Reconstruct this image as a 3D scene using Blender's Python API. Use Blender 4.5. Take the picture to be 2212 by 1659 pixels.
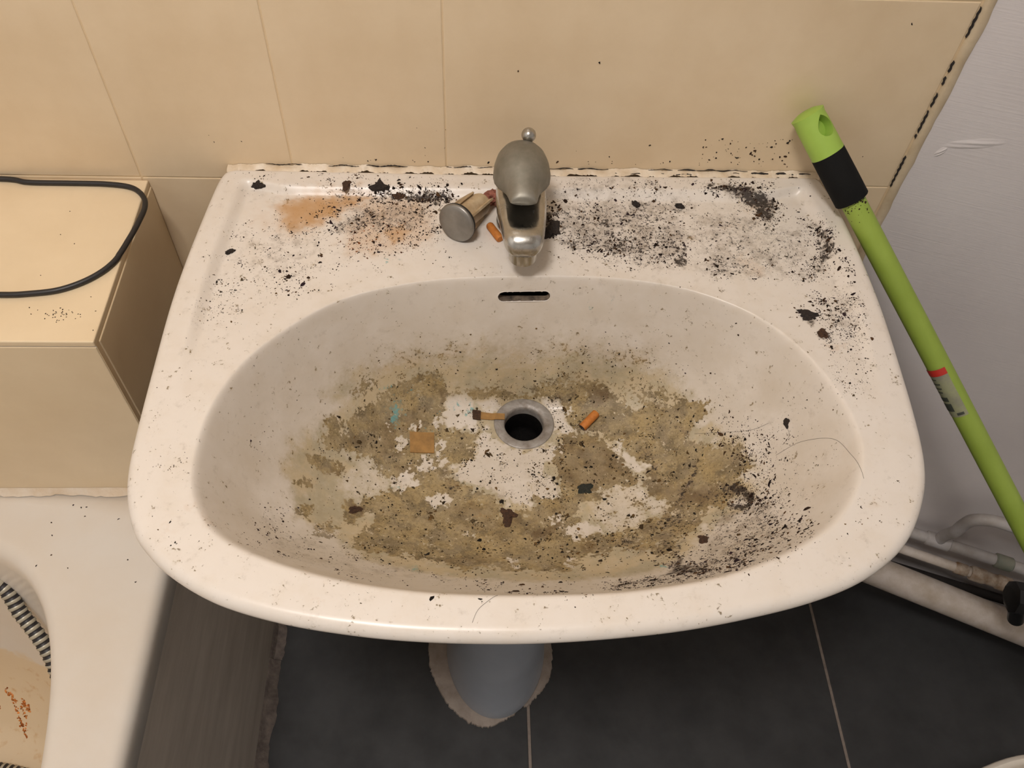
import bpy, bmesh, math, random
import numpy as np
from mathutils import Vector, Matrix

for o in list(bpy.data.objects): bpy.data.objects.remove(o, do_unlink=True)
SC = bpy.context.scene
COL = SC.collection

# ------------------------------------------------------------------ camera, world, exposure
cam_data = bpy.data.cameras.new('camera'); cam_data.sensor_width = 36.0
cam_data.lens = 1850.0 / 2212.0 * 36.0; cam_data.clip_start = 0.02
cam = bpy.data.objects.new('camera', cam_data); COL.objects.link(cam)
_r = Vector((0.99890453, -0.02566732, 0.0391271)); _u = Vector((-0.00241495, 0.80675395, 0.59088259)); _f = Vector((0.04673232, 0.59032978, -0.80580819))
_m = Matrix((_r, _u, -_f)).transposed().to_4x4(); _m.translation = Vector((0.32553155, -0.67147264, 1.37334436))
cam.matrix_world = _m
SC.camera = cam
SC.view_settings.view_transform = 'Standard'; SC.view_settings.look = 'None'
SC.view_settings.gamma = 1.0; SC.view_settings.use_curve_mapping = False
SC.view_settings.exposure = 0.0
world = bpy.data.worlds.new('world'); SC.world = world; world.use_nodes = True
world.node_tree.nodes['Background'].inputs[0].default_value = (1.0, 0.86, 0.72, 1)
world.node_tree.nodes['Background'].inputs[1].default_value = 0.03
LAMP_POS = (0.03, -0.82, 2.36); LAMP_COLOR = (1.0, 0.945, 0.90); LAMP_STRENGTH = 72.0
SC.cycles.use_light_tree = False; SC.cycles.max_bounces = 8; SC.cycles.diffuse_bounces = 6; SC.cycles.glossy_bounces = 3; SC.cycles.transmission_bounces = 2; SC.cycles.caustics_reflective = False; SC.cycles.caustics_refractive = False

# ------------------------------------------------------------------ helpers
rng = np.random.default_rng(7); random.seed(7)
def lin(c):
    """sRGB 0-255 to linear"""
    return tuple(((v/255)/12.92 if v/255 <= .04045 else ((v/255+.055)/1.055)**2.4) for v in c)
def material(name, color, rough=.5, metal=0.0, vary=.0, vscale=20, color2=None, bump=0.0, bscale=200, spec=.5, rough_vary=0.0, stretch=None, coords='Object'):
    m = bpy.data.materials.new(name); m.use_nodes = True; nt = m.node_tree; b = nt.nodes['Principled BSDF']
    c1 = lin(color) + (1,)
    b.inputs['Base Color'].default_value = c1; b.inputs['Roughness'].default_value = rough
    b.inputs['Metallic'].default_value = metal; b.inputs['Specular IOR Level'].default_value = spec
    tc = nt.nodes.new('ShaderNodeTexCoord'); vec = tc.outputs[coords]
    if stretch:
        mp = nt.nodes.new('ShaderNodeMapping'); mp.inputs['Scale'].default_value = stretch
        nt.links.new(vec, mp.inputs['Vector']); vec = mp.outputs[0]
    if vary > 0 or color2:
        n = nt.nodes.new('ShaderNodeTexNoise'); n.inputs['Scale'].default_value = vscale; n.inputs['Detail'].default_value = 6
        n.inputs['Roughness'].default_value = .62; nt.links.new(vec, n.inputs['Vector'])
        r = nt.nodes.new('ShaderNodeMapRange'); r.inputs['From Min'].default_value = .35; r.inputs['From Max'].default_value = .68
        nt.links.new(n.outputs['Fac'], r.inputs['Value'])
        mx = nt.nodes.new('ShaderNodeMix'); mx.data_type = 'RGBA'
        c2 = lin(color2) + (1,) if color2 else tuple(v*(1-vary) for v in c1[:3]) + (1,)
        mx.inputs['A'].default_value = c1; mx.inputs['B'].default_value = c2
        nt.links.new(r.outputs[0], mx.inputs['Factor']); nt.links.new(mx.outputs['Result'], b.inputs['Base Color'])
        if rough_vary:
            rr = nt.nodes.new('ShaderNodeMapRange'); rr.inputs['To Min'].default_value = rough; rr.inputs['To Max'].default_value = rough + rough_vary
            nt.links.new(r.outputs[0], rr.inputs['Value']); nt.links.new(rr.outputs[0], b.inputs['Roughness'])
    if bump > 0:
        n2 = nt.nodes.new('ShaderNodeTexNoise'); n2.inputs['Scale'].default_value = bscale; n2.inputs['Detail'].default_value = 4
        nt.links.new(vec, n2.inputs['Vector'])
        bp = nt.nodes.new('ShaderNodeBump'); bp.inputs['Strength'].default_value = bump; bp.inputs['Distance'].default_value = .002
        nt.links.new(n2.outputs['Fac'], bp.inputs['Height']); nt.links.new(bp.outputs[0], b.inputs['Normal'])
    return m
def obj(name, mesh, mat=None, parent=None, smooth=False, loc=None):
    if mat is not None and len(mesh.materials) == 0: mesh.materials.append(mat)
    o = bpy.data.objects.new(name, mesh); COL.objects.link(o)
    if parent is not None: o.parent = parent
    if loc is not None: o.location = loc
    if smooth: mesh.polygons.foreach_set('use_smooth', np.ones(len(mesh.polygons), bool))
    return o
def tag(o, label, cat, group=None, kind=None):
    o['label'] = label
    if cat: o['category'] = cat
    if group: o['group'] = group
    if kind: o['kind'] = kind
    return o
def struct(o, label, cat):
    return tag(o, label, cat, kind='structure')
def empty(name, loc=(0, 0, 0)):
    o = bpy.data.objects.new(name, None); COL.objects.link(o); o.location = loc; o.empty_display_size = .05; return o
def mesh_from(name, verts, faces):
    me = bpy.data.meshes.new(name); me.from_pydata([tuple(v) for v in verts], [], [tuple(f) for f in faces]); me.update(); return me
def from_bm(name, bm):
    me = bpy.data.meshes.new(name); bmesh.ops.recalc_face_normals(bm, faces=bm.faces); bm.to_mesh(me); bm.free(); return me
def box(name, x0, x1, y0, y1, z0, z1, bevel=0.0, seg=2):
    bm = bmesh.new(); bmesh.ops.create_cube(bm, size=1)
    for v in bm.verts: v.co = Vector(((x0+x1)/2 + v.co.x*(x1-x0), (y0+y1)/2 + v.co.y*(y1-y0), (z0+z1)/2 + v.co.z*(z1-z0)))
    if bevel: bmesh.ops.bevel(bm, geom=list(bm.edges), offset=bevel, segments=seg, affect='EDGES', profile=.5)
    return from_bm(name, bm)
def loft(name, rings, cap0=True, cap1=True, closed=True):
    """rings: list of equally long vertex loops"""
    V = [tuple(p) for r in rings for p in r]; n = len(rings[0]); F = []
    for j in range(len(rings)-1):
        for i in range(n if closed else n-1):
            k = (i+1) % n; F.append((j*n+i, j*n+k, (j+1)*n+k, (j+1)*n+i))
    if cap0: F.append(tuple(range(n))[::-1])
    if cap1: F.append(tuple((len(rings)-1)*n + i for i in range(n)))
    me = mesh_from(name, V, F); bm = bmesh.new(); bm.from_mesh(me); bmesh.ops.recalc_face_normals(bm, faces=bm.faces); bm.to_mesh(me); bm.free()
    return me
def lathe(name, prof, n=48, cap0=False, cap1=False):
    return loft(name, [[(r*math.cos(2*math.pi*i/n), r*math.sin(2*math.pi*i/n), z) for i in range(n)] for r, z in prof], cap0, cap1)
def tube(name, pts, r, n=12, caps=True, radii=None):
    """round tube along a list of points, parallel-transported frame"""
    P = [Vector(p) for p in pts]; rings = []; up = None
    for i, p in enumerate(P):
        t = (P[min(i+1, len(P)-1)] - P[max(i-1, 0)]).normalized()
        if up is None: up = t.orthogonal().normalized()
        up = (up - t*up.dot(t)).normalized(); s = t.cross(up); rr = radii[i] if radii else r
        rings.append([p + rr*(math.cos(a)*up + math.sin(a)*s) for a in (2*math.pi*k/n for k in range(n))])
    return loft(name, rings, caps, caps)
def spline(pts, n=10):
    return [Vector(p) for p in catmull(pts, False, n)]
def align(o, z_axis, loc, x_hint=(0, 0, 1)):
    z = Vector(z_axis).normalized(); x = Vector(x_hint); x = (x - z*x.dot(z)).normalized(); y = z.cross(x)
    m = Matrix((x, y, z)).transposed().to_4x4(); m.translation = Vector(loc); o.matrix_world = m
def shade(o, angle=40):
    me = o.data; me.polygons.foreach_set('use_smooth', np.ones(len(me.polygons), bool)); me.set_sharp_from_angle(angle=math.radians(angle)); return o
# ------------------------------------------------------------------ basin shape
DRAIN = (0.3775, -0.1995); Z_DRAIN = 0.662; Z_RIM = 0.817; FLANGE_R = 0.0295
OUTER = [(0.0860,-0.0040),(0.0803,-0.0209),(0.0745,-0.0720),(0.0700,-0.1231),(0.0675,-0.1700),(0.0670,-0.2162),(0.0676,-0.2925),(0.0696,-0.3382),(0.0750,-0.3654),
 (0.0853,-0.3903),(0.0969,-0.4049),(0.1133,-0.4200),(0.1383,-0.4360),(0.1648,-0.4477),(0.2046,-0.4587),(0.2495,-0.4664),(0.2894,-0.4706),
 (0.3353,-0.4727),(0.3753,-0.4726),(0.4221,-0.4700),(0.4697,-0.4652),(0.5156,-0.4573),(0.5600,-0.4469),(0.5975,-0.4337),(0.6275,-0.4164),
 (0.6501,-0.3955),(0.6686,-0.3660),(0.6787,-0.3380),(0.6842,-0.3010),(0.6878,-0.2450),(0.6900,-0.1725),(0.6877,-0.0970),(0.6829,-0.0461),(0.6740,-0.0040)]
INNER = [(.3712,-.1383),(.2967,-.1431),(.2363,-.1576),(.1980,-.1769),(.1631,-.2106),(.1413,-.2424),(.1262,-.2837),(.1218,-.3179),
 (.1229,-.3462),(.1279,-.3656),(.1389,-.3843),(.1560,-.3989),(.1905,-.4150),(.2398,-.4292),(.2879,-.4370),(.3356,-.4402),
 (.3835,-.4406),(.4320,-.4387),(.4818,-.4320),(.5234,-.4212),(.5643,-.4035),(.5934,-.3831),(.6147,-.3558),(.6260,-.3270),
 (.6266,-.2965),(.6194,-.2644),(.6050,-.2256),(.5803,-.1896),(.5476,-.1655),(.5042,-.1482),(.4423,-.1386)]

def catmull(pts, closed, n=12):
    P = np.array(pts, float); N = len(P); out = []
    for i in range(N if closed else N - 1):
        if closed: a, b, c, d = P[(i-1) % N], P[i], P[(i+1) % N], P[(i+2) % N]
        else: a, b, c, d = P[max(i-1, 0)], P[i], P[i+1], P[min(i+2, N-1)]
        for k in range(n):
            t = k / n
            out.append(.5*((2*b) + (c-a)*t + (2*a-5*b+4*c-d)*t*t + (3*b-a-3*c+d)*t**3))
    if not closed: out.append(P[-1])
    return np.array(out)

NTH = 1440
TH = np.linspace(-np.pi, np.pi, NTH, endpoint=False)
def radial(poly):
    """radius of a star-shaped closed polyline about the drain, sampled at TH"""
    d = poly - np.array(DRAIN); th = np.arctan2(d[:, 1], d[:, 0]); r = np.hypot(d[:, 0], d[:, 1])
    o = np.argsort(th); th, r = th[o], r[o]
    th = np.concatenate([th - 2*np.pi, th, th + 2*np.pi]); r = np.concatenate([r, r, r])
    # interpolate along the chord rather than in polar space
    i = np.clip(np.searchsorted(th, TH) - 1, 0, len(th) - 2)
    x0, y0, x1, y1 = r[i]*np.cos(th[i]), r[i]*np.sin(th[i]), r[i+1]*np.cos(th[i+1]), r[i+1]*np.sin(th[i+1])
    c, s = np.cos(TH), np.sin(TH); den = (x1-x0)*s - (y1-y0)*c
    return (x1-x0 == 0)*0 + (y0*(x1-x0) - x0*(y1-y0)) / den
def smooth_periodic(r, w):
    k = np.exp(-.5*(np.arange(-3*w, 3*w+1)/w)**2); k /= k.sum()
    return np.convolve(np.concatenate([r[-3*w:], r, r[:3*w]]), k, mode='valid')
back_edge = np.stack([np.linspace(.6735, .0865, 200), np.full(200, -.004)], 1)[1:-1]
R_OUT = smooth_periodic(radial(np.concatenate([catmull(OUTER, False), back_edge])), 2)
R_IN = smooth_periodic(radial(catmull(INNER, True)), 6)
# cosine between the spoke and the outline's normal, to turn radial gaps into real distance
_ro = np.stack([R_OUT*np.cos(TH), R_OUT*np.sin(TH)], 1); _tg = np.roll(_ro, -2, 0) - np.roll(_ro, 2, 0)
COS_OUT = smooth_periodic(np.abs(_tg[:, 1]*np.cos(TH) - _tg[:, 0]*np.sin(TH)) / np.linalg.norm(_tg, axis=1), 4)
def sstep(a, b, x):
    t = np.clip((x - a) / (b - a), 0, 1); return t*t*(3 - 2*t)
def per(arr, th):
    u = (th + np.pi) / (2*np.pi) * NTH; i = np.floor(u).astype(int); w = u - i
    return arr[i % NTH]*(1-w) + arr[(i+1) % NTH]*w
def basin_z(x, y):
    """height of the basin's upper surface inside its outline"""
    dx, dy = x - DRAIN[0], y - DRAIN[1]; rho = np.hypot(dx, dy); th = np.arctan2(dy, dx)
    ri, ro, co = per(R_IN, th), per(R_OUT, th), per(COS_OUT, th)
    t = np.maximum(rho - FLANGE_R, 0) / (ri - FLANGE_R)
    k = sstep(.075, .19, ri)
    p = 1.25 + 2.5*k
    bowl = Z_DRAIN + (Z_RIM - .004 - Z_DRAIN) * (.10*t + .90*t**p)
    d = np.maximum(ro - rho, 0) * co
    side = sstep(-.29, -.15, y)
    deck = Z_RIM - .0075*sstep(.022, .034, d)*side - .0015*sstep(.06, .0, d)*(1-side)*sstep(.03, .0, d)
    kk = .007                                                   # rounded lip: smooth minimum of bowl and deck
    h = np.clip(.5 + .5*(deck - bowl)/kk, 0, 1)
    return deck*(1-h) + bowl*h - kk*h*(1-h)
# ------------------------------------------------------------------ dirt and painted bowl shade on the basin: outlines in basin plan, tenths of a millimetre
STAINS_AND_SHADE = [
 ('wash',0.85,9,[(2078,-2122),(2177,-1971),(2299,-1832),(2490,-1703),(2729,-1637),(3168,-1598),(3751,-1544),(4511,-1579),(4916,-1637),(5140,-1745),(5312,-1914),(5491,-2190),(5550,-2389),(5705,-2567),(5793,-2899),(5723,-3230),(5418,-3363),(5238,-3489),(5027,-3704),(4746,-3902),(4302,-3933),(3667,-3959),(3001,-3881),(2550,-3782),(2274,-3651),(2086,-3410),(1800,-3369),(1708,-3071),(1646,-2936),(1721,-2669),(1881,-2411)]),
 ('wash',0.6,6,[(1882,-2197),(2147,-1873),(2473,-1698),(3168,-1598),(3616,-1556),(3167,-1642),(2634,-1713),(2293,-1922),(2058,-2164)]),
 ('wash',0.45,6,[(1630,-2739),(1748,-2501),(1916,-2425),(1860,-2704),(1733,-2828)]),
 ('bowl_shade',1,16,[(3719,-1412),(2963,-1467),(2390,-1593),(2020,-1785),(1681,-2105),(1474,-2407),(1330,-2785),(1279,-3101),(1290,-3381),(1340,-3576),(1442,-3729),(1580,-3830),(1877,-3925),(2355,-4031),(2836,-4058),(3369,-4062),(3908,-4067),(4442,-4069),(4927,-4049),(5328,-4000),(5689,-3861),(5925,-3695),(6105,-3475),(6203,-3184),(6201,-2877),(6118,-2573),(5980,-2222),(5740,-1885),(5428,-1656),(5026,-1499),(4438,-1419)]),  # whole bowl inside the lip, darkened in colour as shade
 ('film',0.95,5,[(1864,-2554),(1936,-2438),(2066,-2313),(2146,-2163),(2303,-2028),(2407,-1902),(2547,-1794),(2706,-1716),(2916,-1675),(3010,-1731),(3009,-1794),(2996,-2060),(3161,-2128),(3325,-2098),(3276,-2235),(3244,-2392),(3084,-2514),(3023,-2651),(3166,-2683),(3276,-2795),(3417,-2814),(3525,-2889),(3537,-3040),(3723,-3003),(3882,-2908),(4040,-2891),(4263,-2763),(4161,-3681),(4027,-3772),(3821,-3741),(3621,-3791),(3511,-3764),(3401,-3716),(3192,-3776),(3051,-3683),(2839,-3632),(2630,-3611),(2424,-3602),(2269,-3593),(2253,-3498),(2319,-3325),(2398,-3143),(2302,-3113),(2265,-3233),(2171,-3256),(2127,-3113),(2137,-3017),(2269,-2996),(2349,-2906),(2430,-2815),(2520,-2819),(2544,-2704),(2422,-2691),(2331,-2674),(2353,-2543),(2233,-2527),(2117,-2503),(2037,-2569),(1956,-2565)]),
 ('film',0.9,4,[(2912,-1743),(3092,-1738),(3425,-1717),(3629,-1680),(3834,-1676),(3933,-1683),(4319,-1683),(4331,-1793),(4204,-1798),(4101,-1764),(3970,-1745),(3871,-1703),(3700,-1704),(3562,-1742),(3426,-1762),(3258,-1777),(3175,-1751),(3009,-1780)]),
 ('film',0.75,4,[(1789,-2740),(1882,-2635),(1976,-2664),(2129,-2681),(2147,-2729),(2056,-2813),(1973,-2799),(1832,-2810)]),
 ('film',0.65,4,[(1686,-3052),(1723,-2959),(1844,-2935),(1882,-2946),(1853,-3031),(1767,-3030)]),
 ('film',0.72,3,[(1768,-3277),(1820,-3171),(1904,-3144),(1929,-3229),(1892,-3326),(1784,-3344)]),
 ('film',0.68,3,[(1911,-3439),(1981,-3325),(2087,-3240),(2117,-3356),(2060,-3489),(1950,-3512)]),
 ('film',0.7,4,[(1908,-2325),(1998,-2258),(2078,-2249),(2107,-2292),(2003,-2434),(1936,-2426)]),
 ('film',0.62,4,[(2108,-2060),(2194,-1942),(2296,-1844),(2337,-1863),(2247,-1977),(2161,-2060)]),
 ('film',0.55,4,[(2498,-1705),(2780,-1625),(3097,-1600),(3097,-1610),(2778,-1642),(2541,-1701)]),
 ('film',0.55,4,[(3841,-1541),(4243,-1575),(4651,-1591),(4974,-1649),(5041,-1686),(4658,-1599),(4166,-1583),(3843,-1555)]),
 ('film',0.95,5,[(3864,-1659),(4106,-1675),(4355,-1671),(4610,-1712),(4748,-1799),(4746,-1858),(4918,-1911),(5039,-1892),(5155,-1989),(5296,-1993),(5480,-2088),(5489,-2231),(5398,-2224),(5311,-2281),(5342,-2395),(5485,-2474),(5653,-2557),(5723,-2682),(5760,-2855),(5683,-2906),(5645,-2978),(5684,-3128),(5569,-3099),(5509,-3194),(5378,-3138),(5304,-3221),(5151,-3171),(5056,-3069),(4978,-3013),(4913,-2847),(4852,-2739),(4929,-2617),(4928,-2501),(4810,-2430),(4751,-2387),(4730,-2272),(4636,-2242),(4515,-2134),(4404,-2070),(4287,-2084),(4115,-1736),(3967,-1708)]),
 ('film',1,4,[(4045,-2270),(4186,-2119),(4403,-2090),(4555,-2237),(4627,-2339),(4720,-2382),(4708,-2495),(4776,-2597),(4864,-2644),(4838,-2721),(4710,-2748),(4567,-2774),(4491,-2751),(4451,-2827),(4489,-2907),(4365,-2902),(4287,-2915),(4212,-2875),(4094,-2777),(4072,-2623),(4096,-2507),(3987,-2427)]),
 ('film',0.85,5,[(3829,-2699),(3972,-2700),(4091,-2817),(4176,-2932),(4185,-3010),(3988,-3178),(4071,-3262),(4182,-3348),(4295,-3271),(4441,-3300),(4518,-3284),(4698,-3264),(4792,-3148),(4981,-3157),(5095,-3095),(5195,-3162),(5304,-3221),(5291,-3328),(5185,-3380),(5096,-3403),(5011,-3521),(4927,-3677),(4814,-3647),(4714,-3551),(4544,-3481),(4396,-3581),(4270,-3569),(4099,-3655),(4012,-3773),(3762,-3767)]),
 ('film',0.5,5,[(4339,-3015),(4491,-2751),(4838,-2721),(4856,-2820),(5036,-3022),(5049,-3107),(4874,-3098),(4701,-3244),(4518,-3284),(4440,-3197),(4361,-3096)]),
 ('film',0.55,6,[(4754,-1711),(4912,-1740),(5153,-1847),(5364,-1998),(5155,-1989),(5039,-1892),(4918,-1897),(4763,-1789)]),
 ('bare',1,3,[(3009,-1776),(3175,-1755),(3258,-1786),(3259,-1869),(3309,-2039),(3193,-2084),(3061,-2075),(2977,-1952),(3009,-1847)]),
 ('bare',1,2.5,[(2625,-2113),(2736,-2053),(2777,-2087),(2706,-2140)]),
 ('bare',1,2.5,[(2849,-2062),(2888,-2002),(2954,-2002),(2947,-2066),(2882,-2100)]),
 ('bare',1,2.5,[(2526,-2366),(2584,-2262),(2654,-2232),(2659,-2360),(2558,-2375)]),
 ('bare',1,2.5,[(2910,-2221),(2982,-2197),(3024,-2269),(2985,-2364),(2913,-2350)]),
 ('bare',1,2.5,[(2756,-2421),(2858,-2402),(2877,-2504),(2849,-2601),(2769,-2559),(2729,-2536)]),
 ('bare',1,3,[(2557,-2668),(2645,-2582),(2726,-2650),(2776,-2736),(2671,-2784),(2613,-2854),(2519,-2802),(2546,-2726)]),
 ('bare',1,2.5,[(2844,-2886),(2919,-2825),(3074,-2874),(3076,-2952),(2938,-2956),(2861,-2942)]),
 ('bare',1,2,[(2439,-2137),(2462,-2131),(2465,-2221),(2442,-2217)]),
 ('bare',0.9,2,[(2923,-2425),(3018,-2392),(3019,-2458),(2941,-2500)]),
 ('bare',1,3,[(3392,-2034),(3473,-2191),(3684,-2307),(3914,-2288),(4049,-2211),(4125,-2313),(4004,-2427),(3933,-2562),(3927,-2658),(3765,-2735),(3888,-2811),(3804,-2908),(3663,-2942),(3572,-2885),(3495,-2810),(3386,-2738),(3260,-2701),(3118,-2628),(3100,-2532),(3276,-2411),(3308,-2216)]),
 ('bare',0.6,6,[(2091,-2544),(2233,-2527),(2354,-2561),(2422,-2691),(2514,-2709),(2505,-2806),(2349,-2906),(2269,-2996),(2154,-2975),(2061,-2865),(2135,-2751),(2183,-2644)]),
 ('bare',1,3,[(3309,-1795),(3426,-1771),(3528,-1772),(3494,-1832),(3393,-1864)]),
 ('bare',1,3,[(3969,-1736),(4049,-1749),(4152,-1798),(4268,-1869),(4179,-1959),(4287,-2084),(4251,-2138),(4139,-2074),(4070,-2113),(4064,-1914)]),
 ('bare',1,2.5,[(4718,-2401),(4794,-2430),(4924,-2538),(4877,-2607),(4794,-2579),(4737,-2518)]),
 ('bare',1,2,[(4614,-2314),(4717,-2247),(4744,-2291),(4659,-2339)]),
 ('bare',0.9,2,[(5513,-2431),(5553,-2433),(5548,-2491),(5517,-2476)]),
 ('bare',0.8,2,[(5385,-2205),(5526,-2239),(5535,-2304),(5419,-2287)]),
 ('bare',0.55,6,[(4354,-3015),(4489,-2769),(4710,-2748),(4838,-2721),(4856,-2820),(5036,-3022),(5049,-3107),(4874,-3098),(4701,-3244),(4521,-3264),(4440,-3197)]),
 ('bare',1,3,[(3978,-3103),(4073,-3065),(4065,-3162),(3988,-3178)]),
 ('bare',0.9,3,[(4073,-3241),(4203,-3146),(4326,-3134),(4429,-3280),(4293,-3291),(4180,-3368),(4099,-3282)]),
 ('bare',0.8,3,[(5686,-2876),(5756,-2884),(5800,-2968),(5757,-3013),(5676,-2940)]),
 ('bare',0.9,2.5,[(5560,-3137),(5612,-3126),(5662,-3219),(5591,-3262),(5540,-3216)]),
 ('bare',0.8,3,[(3834,-2599),(3993,-2604),(4107,-2817),(4070,-2892),(3916,-2852),(3824,-2811)]),
 ('bare',0.8,2,[(5262,-3340),(5328,-3340),(5293,-3420),(5220,-3443)]),
 ('bare',0.7,3,[(4066,-3583),(4163,-3610),(4116,-3729),(4037,-3699)]),
 ('bare',0.7,3,[(3521,-3548),(3606,-3571),(3671,-3689),(3598,-3714)]),
 ('bare',0.6,3,[(3157,-3263),(3246,-3239),(3321,-3297),(3202,-3321)]),
 ('brown',1,3,[(2145,-3030),(2284,-3004),(2292,-3088),(2227,-3142),(2167,-3101)]),
 ('brown',0.9,6,[(3773,-3235),(3867,-3177),(4048,-3182),(4006,-3322),(3855,-3357),(3768,-3316)]),
 ('brown',0.8,5,[(1993,-2720),(2129,-2681),(2136,-2769),(2015,-2815)]),
 ('brown',0.8,5,[(2927,-1746),(3026,-1740),(3009,-1847),(2926,-1859)]),
 ('brown',0.55,8,[(3225,-1728),(3697,-1663),(3700,-1699),(3242,-1768)]),
 ('brown',0.55,9,[(2220,-2285),(2610,-2118),(2653,-2398),(2517,-2491),(2302,-2439)]),
 ('brown',0.7,6,[(2533,-2505),(2723,-2573),(2760,-2718),(2570,-2628)]),
 ('brown',0.6,9,[(2906,-3576),(3405,-3550),(3402,-3690),(2982,-3690)]),
 ('brown',1,6,[(4381,-1714),(4529,-1701),(4664,-1754),(4618,-1821),(4471,-1794)]),
 ('brown',0.55,16,[(4062,-2270),(4401,-2109),(4582,-2295),(4712,-2457),(4655,-2684),(4297,-2800),(4099,-2700)]),
 ('brown',0.8,6,[(3801,-3256),(3896,-3178),(4014,-3220),(3977,-3310),(3794,-3357)]),
 ('brown',0.8,7,[(4180,-3368),(4344,-3357),(4412,-3492),(4261,-3526)]),
 ('brown',0.7,9,[(5091,-2953),(5299,-2831),(5541,-2849),(5531,-3039),(5373,-3096),(5163,-3112)]),
 ('brown',1,3,[(5191,-3455),(5276,-3436),(5234,-3572),(5172,-3603)]),
 ('brown',0.7,5,[(5615,-2693),(5689,-2688),(5684,-2819),(5624,-2804)]),
 ('brown',0.55,10,[(3183,-2852),(3539,-2946),(3563,-3175),(3261,-3280),(3079,-3089)]),
 ('soot',0.8,4,[(5109,-3018),(5246,-2813),(5335,-2584),(5375,-2599),(5299,-2831),(5159,-3052)]),
 ('soot',1,3,[(5534,-2923),(5642,-2995),(5719,-3129),(5699,-3249),(5621,-3320),(5525,-3228),(5530,-3162),(5635,-3226),(5616,-3113),(5546,-3027)]),
 ('soot',0.8,4,[(4906,-3785),(5024,-3525),(5096,-3403),(5136,-3411),(5020,-3629),(4963,-3840),(5052,-3927),(5141,-4081),(4948,-4028),(4752,-4002),(4424,-4146),(4349,-4071),(4638,-4039),(4798,-3946)]),
 ('soot',0.6,6,[(4989,-3115),(5163,-3112),(5241,-3262),(5108,-3359),(5001,-3335),(4877,-3244)]),
 ('soot',0.6,2.5,[(5025,-1838),(5155,-2017),(5322,-2305),(5329,-2376),(5302,-2366),(5192,-2153),(5011,-1851)]),
 ('soot',0.8,3,[(4033,-1734),(4149,-1745),(4168,-1788),(4068,-1777)]),
 ('soot',0.7,3,[(4945,-2487),(5045,-2557),(5019,-2631),(4929,-2617)]),
 ('soot',0.55,6,[(4515,-3305),(4749,-3310),(4802,-3474),(4595,-3512),(4479,-3433)]),
 ('soot',0.6,5,[(4897,-2350),(4975,-2360),(4965,-2449),(4888,-2440)]),
 ('soot',0.5,7,[(5273,-2902),(5508,-2966),(5511,-3132),(5294,-3150)]),
 ('soot',0.5,6,[(3021,-2518),(3164,-2569),(3181,-2701),(3024,-2669)]),
 ('soot',0.5,6,[(2945,-2669),(3118,-2665),(3166,-2777),(2980,-2803)]),
 ('soot',0.35,4,[(3102,-2647),(3929,-2622),(3927,-2658),(3166,-2692)]),
 ('soot',0.3,5,[(3417,-2738),(3889,-2775),(3664,-2907),(3541,-2867)]),
 ('soot',0.5,12,[(4013,-445),(4657,-362),(5070,-336),(5399,-372),(5460,-514),(5122,-590),(5335,-794),(5263,-1061),(5191,-1234),(4785,-1260),(4505,-1114),(4275,-1074),(4092,-1012),(4041,-813)]),
 ('soot',1,6,[(5544,-196),(5911,-201),(6151,-291),(6230,-382),(6168,-596),(6036,-598),(6003,-434),(5865,-327),(5730,-278),(5548,-285)]),
 ('soot',1,4,[(3923,-633),(3994,-492),(4053,-608),(4025,-814),(3958,-882),(3913,-838)]),
 ('soot',0.85,5,[(6522,-637),(6619,-833),(6640,-997),(6587,-1146),(6428,-1304),(6365,-1305),(6527,-1088),(6549,-866)]),
 ('soot',0.5,7,[(6355,-1721),(6558,-1712),(6548,-1902),(6388,-1942),(6327,-1839)]),
 ('soot',0.7,5,[(4378,-964),(4700,-893),(4807,-1067),(4552,-1114)]),
 ('soot',0.75,4,[(5134,-975),(5276,-973),(5222,-1234),(5132,-1213)]),
 ('soot',0.6,5,[(5420,-1167),(5589,-1186),(5633,-1376),(5489,-1315)]),
 ('soot',0.6,3,[(5482,-882),(5638,-812),(5623,-902)]),
 ('soot',0.8,3,[(6164,-1762),(6286,-1820),(6244,-1924),(6163,-1886)]),
 ('soot',0.85,3,[(6246,-2026),(6320,-2025),(6337,-2125),(6264,-2126)]),
 ('soot',0.45,4,[(5401,-360),(5516,-355),(5691,-415),(5769,-533),(5639,-428)]),
 ('soot',0.35,6,[(4739,-1111),(5047,-1150),(5120,-1298),(4782,-1281)]),
 ('soot',0.3,5,[(5100,-1277),(5151,-1298),(5111,-1503),(5063,-1485)]),
 ('soot',0.3,5,[(5468,-1440),(5568,-1480),(5509,-1642),(5459,-1582)]),
 ('soot',0.4,4,[(5691,-878),(5859,-1009),(6015,-1181),(5846,-1075)]),
 ('soot',0.35,8,[(5790,-509),(6257,-642),(6478,-822),(6237,-734),(5933,-624)]),
 ('soot',0.4,9,[(6227,-1221),(6479,-1089),(6491,-1303),(6242,-1431)]),
 ('soot',0.35,4,[(4015,-397),(4247,-357),(4756,-360),(5054,-321),(4750,-420),(4241,-441)]),
 ('soot',0.4,6,[(4470,-624),(4783,-711),(4758,-936),(4494,-896)]),
 ('soot',0.95,5,[(2280,-338),(2544,-324),(3088,-323),(3005,-423),(2788,-427),(2545,-378)]),
 ('soot',0.4,6,[(1144,-880),(1265,-928),(1260,-1041),(1185,-994)]),
 ('soot',0.4,6,[(1120,-1154),(1212,-1169),(1224,-1247),(1155,-1232)]),
 ('soot',0.5,7,[(1916,-684),(2144,-612),(2328,-712),(2164,-848),(1967,-851)]),
 ('soot',0.55,5,[(2854,-600),(2951,-702),(2943,-853),(2872,-804)]),
 ('soot',0.3,8,[(2432,-486),(2791,-497),(2739,-705),(2504,-709)]),
 ('rust',0.85,13,[(1367,-505),(1530,-396),(1704,-340),(1945,-318),(2304,-320),(2285,-436),(2078,-527),(1971,-649),(1861,-719),(1754,-805),(1588,-857),(1487,-792),(1442,-624)]),
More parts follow.
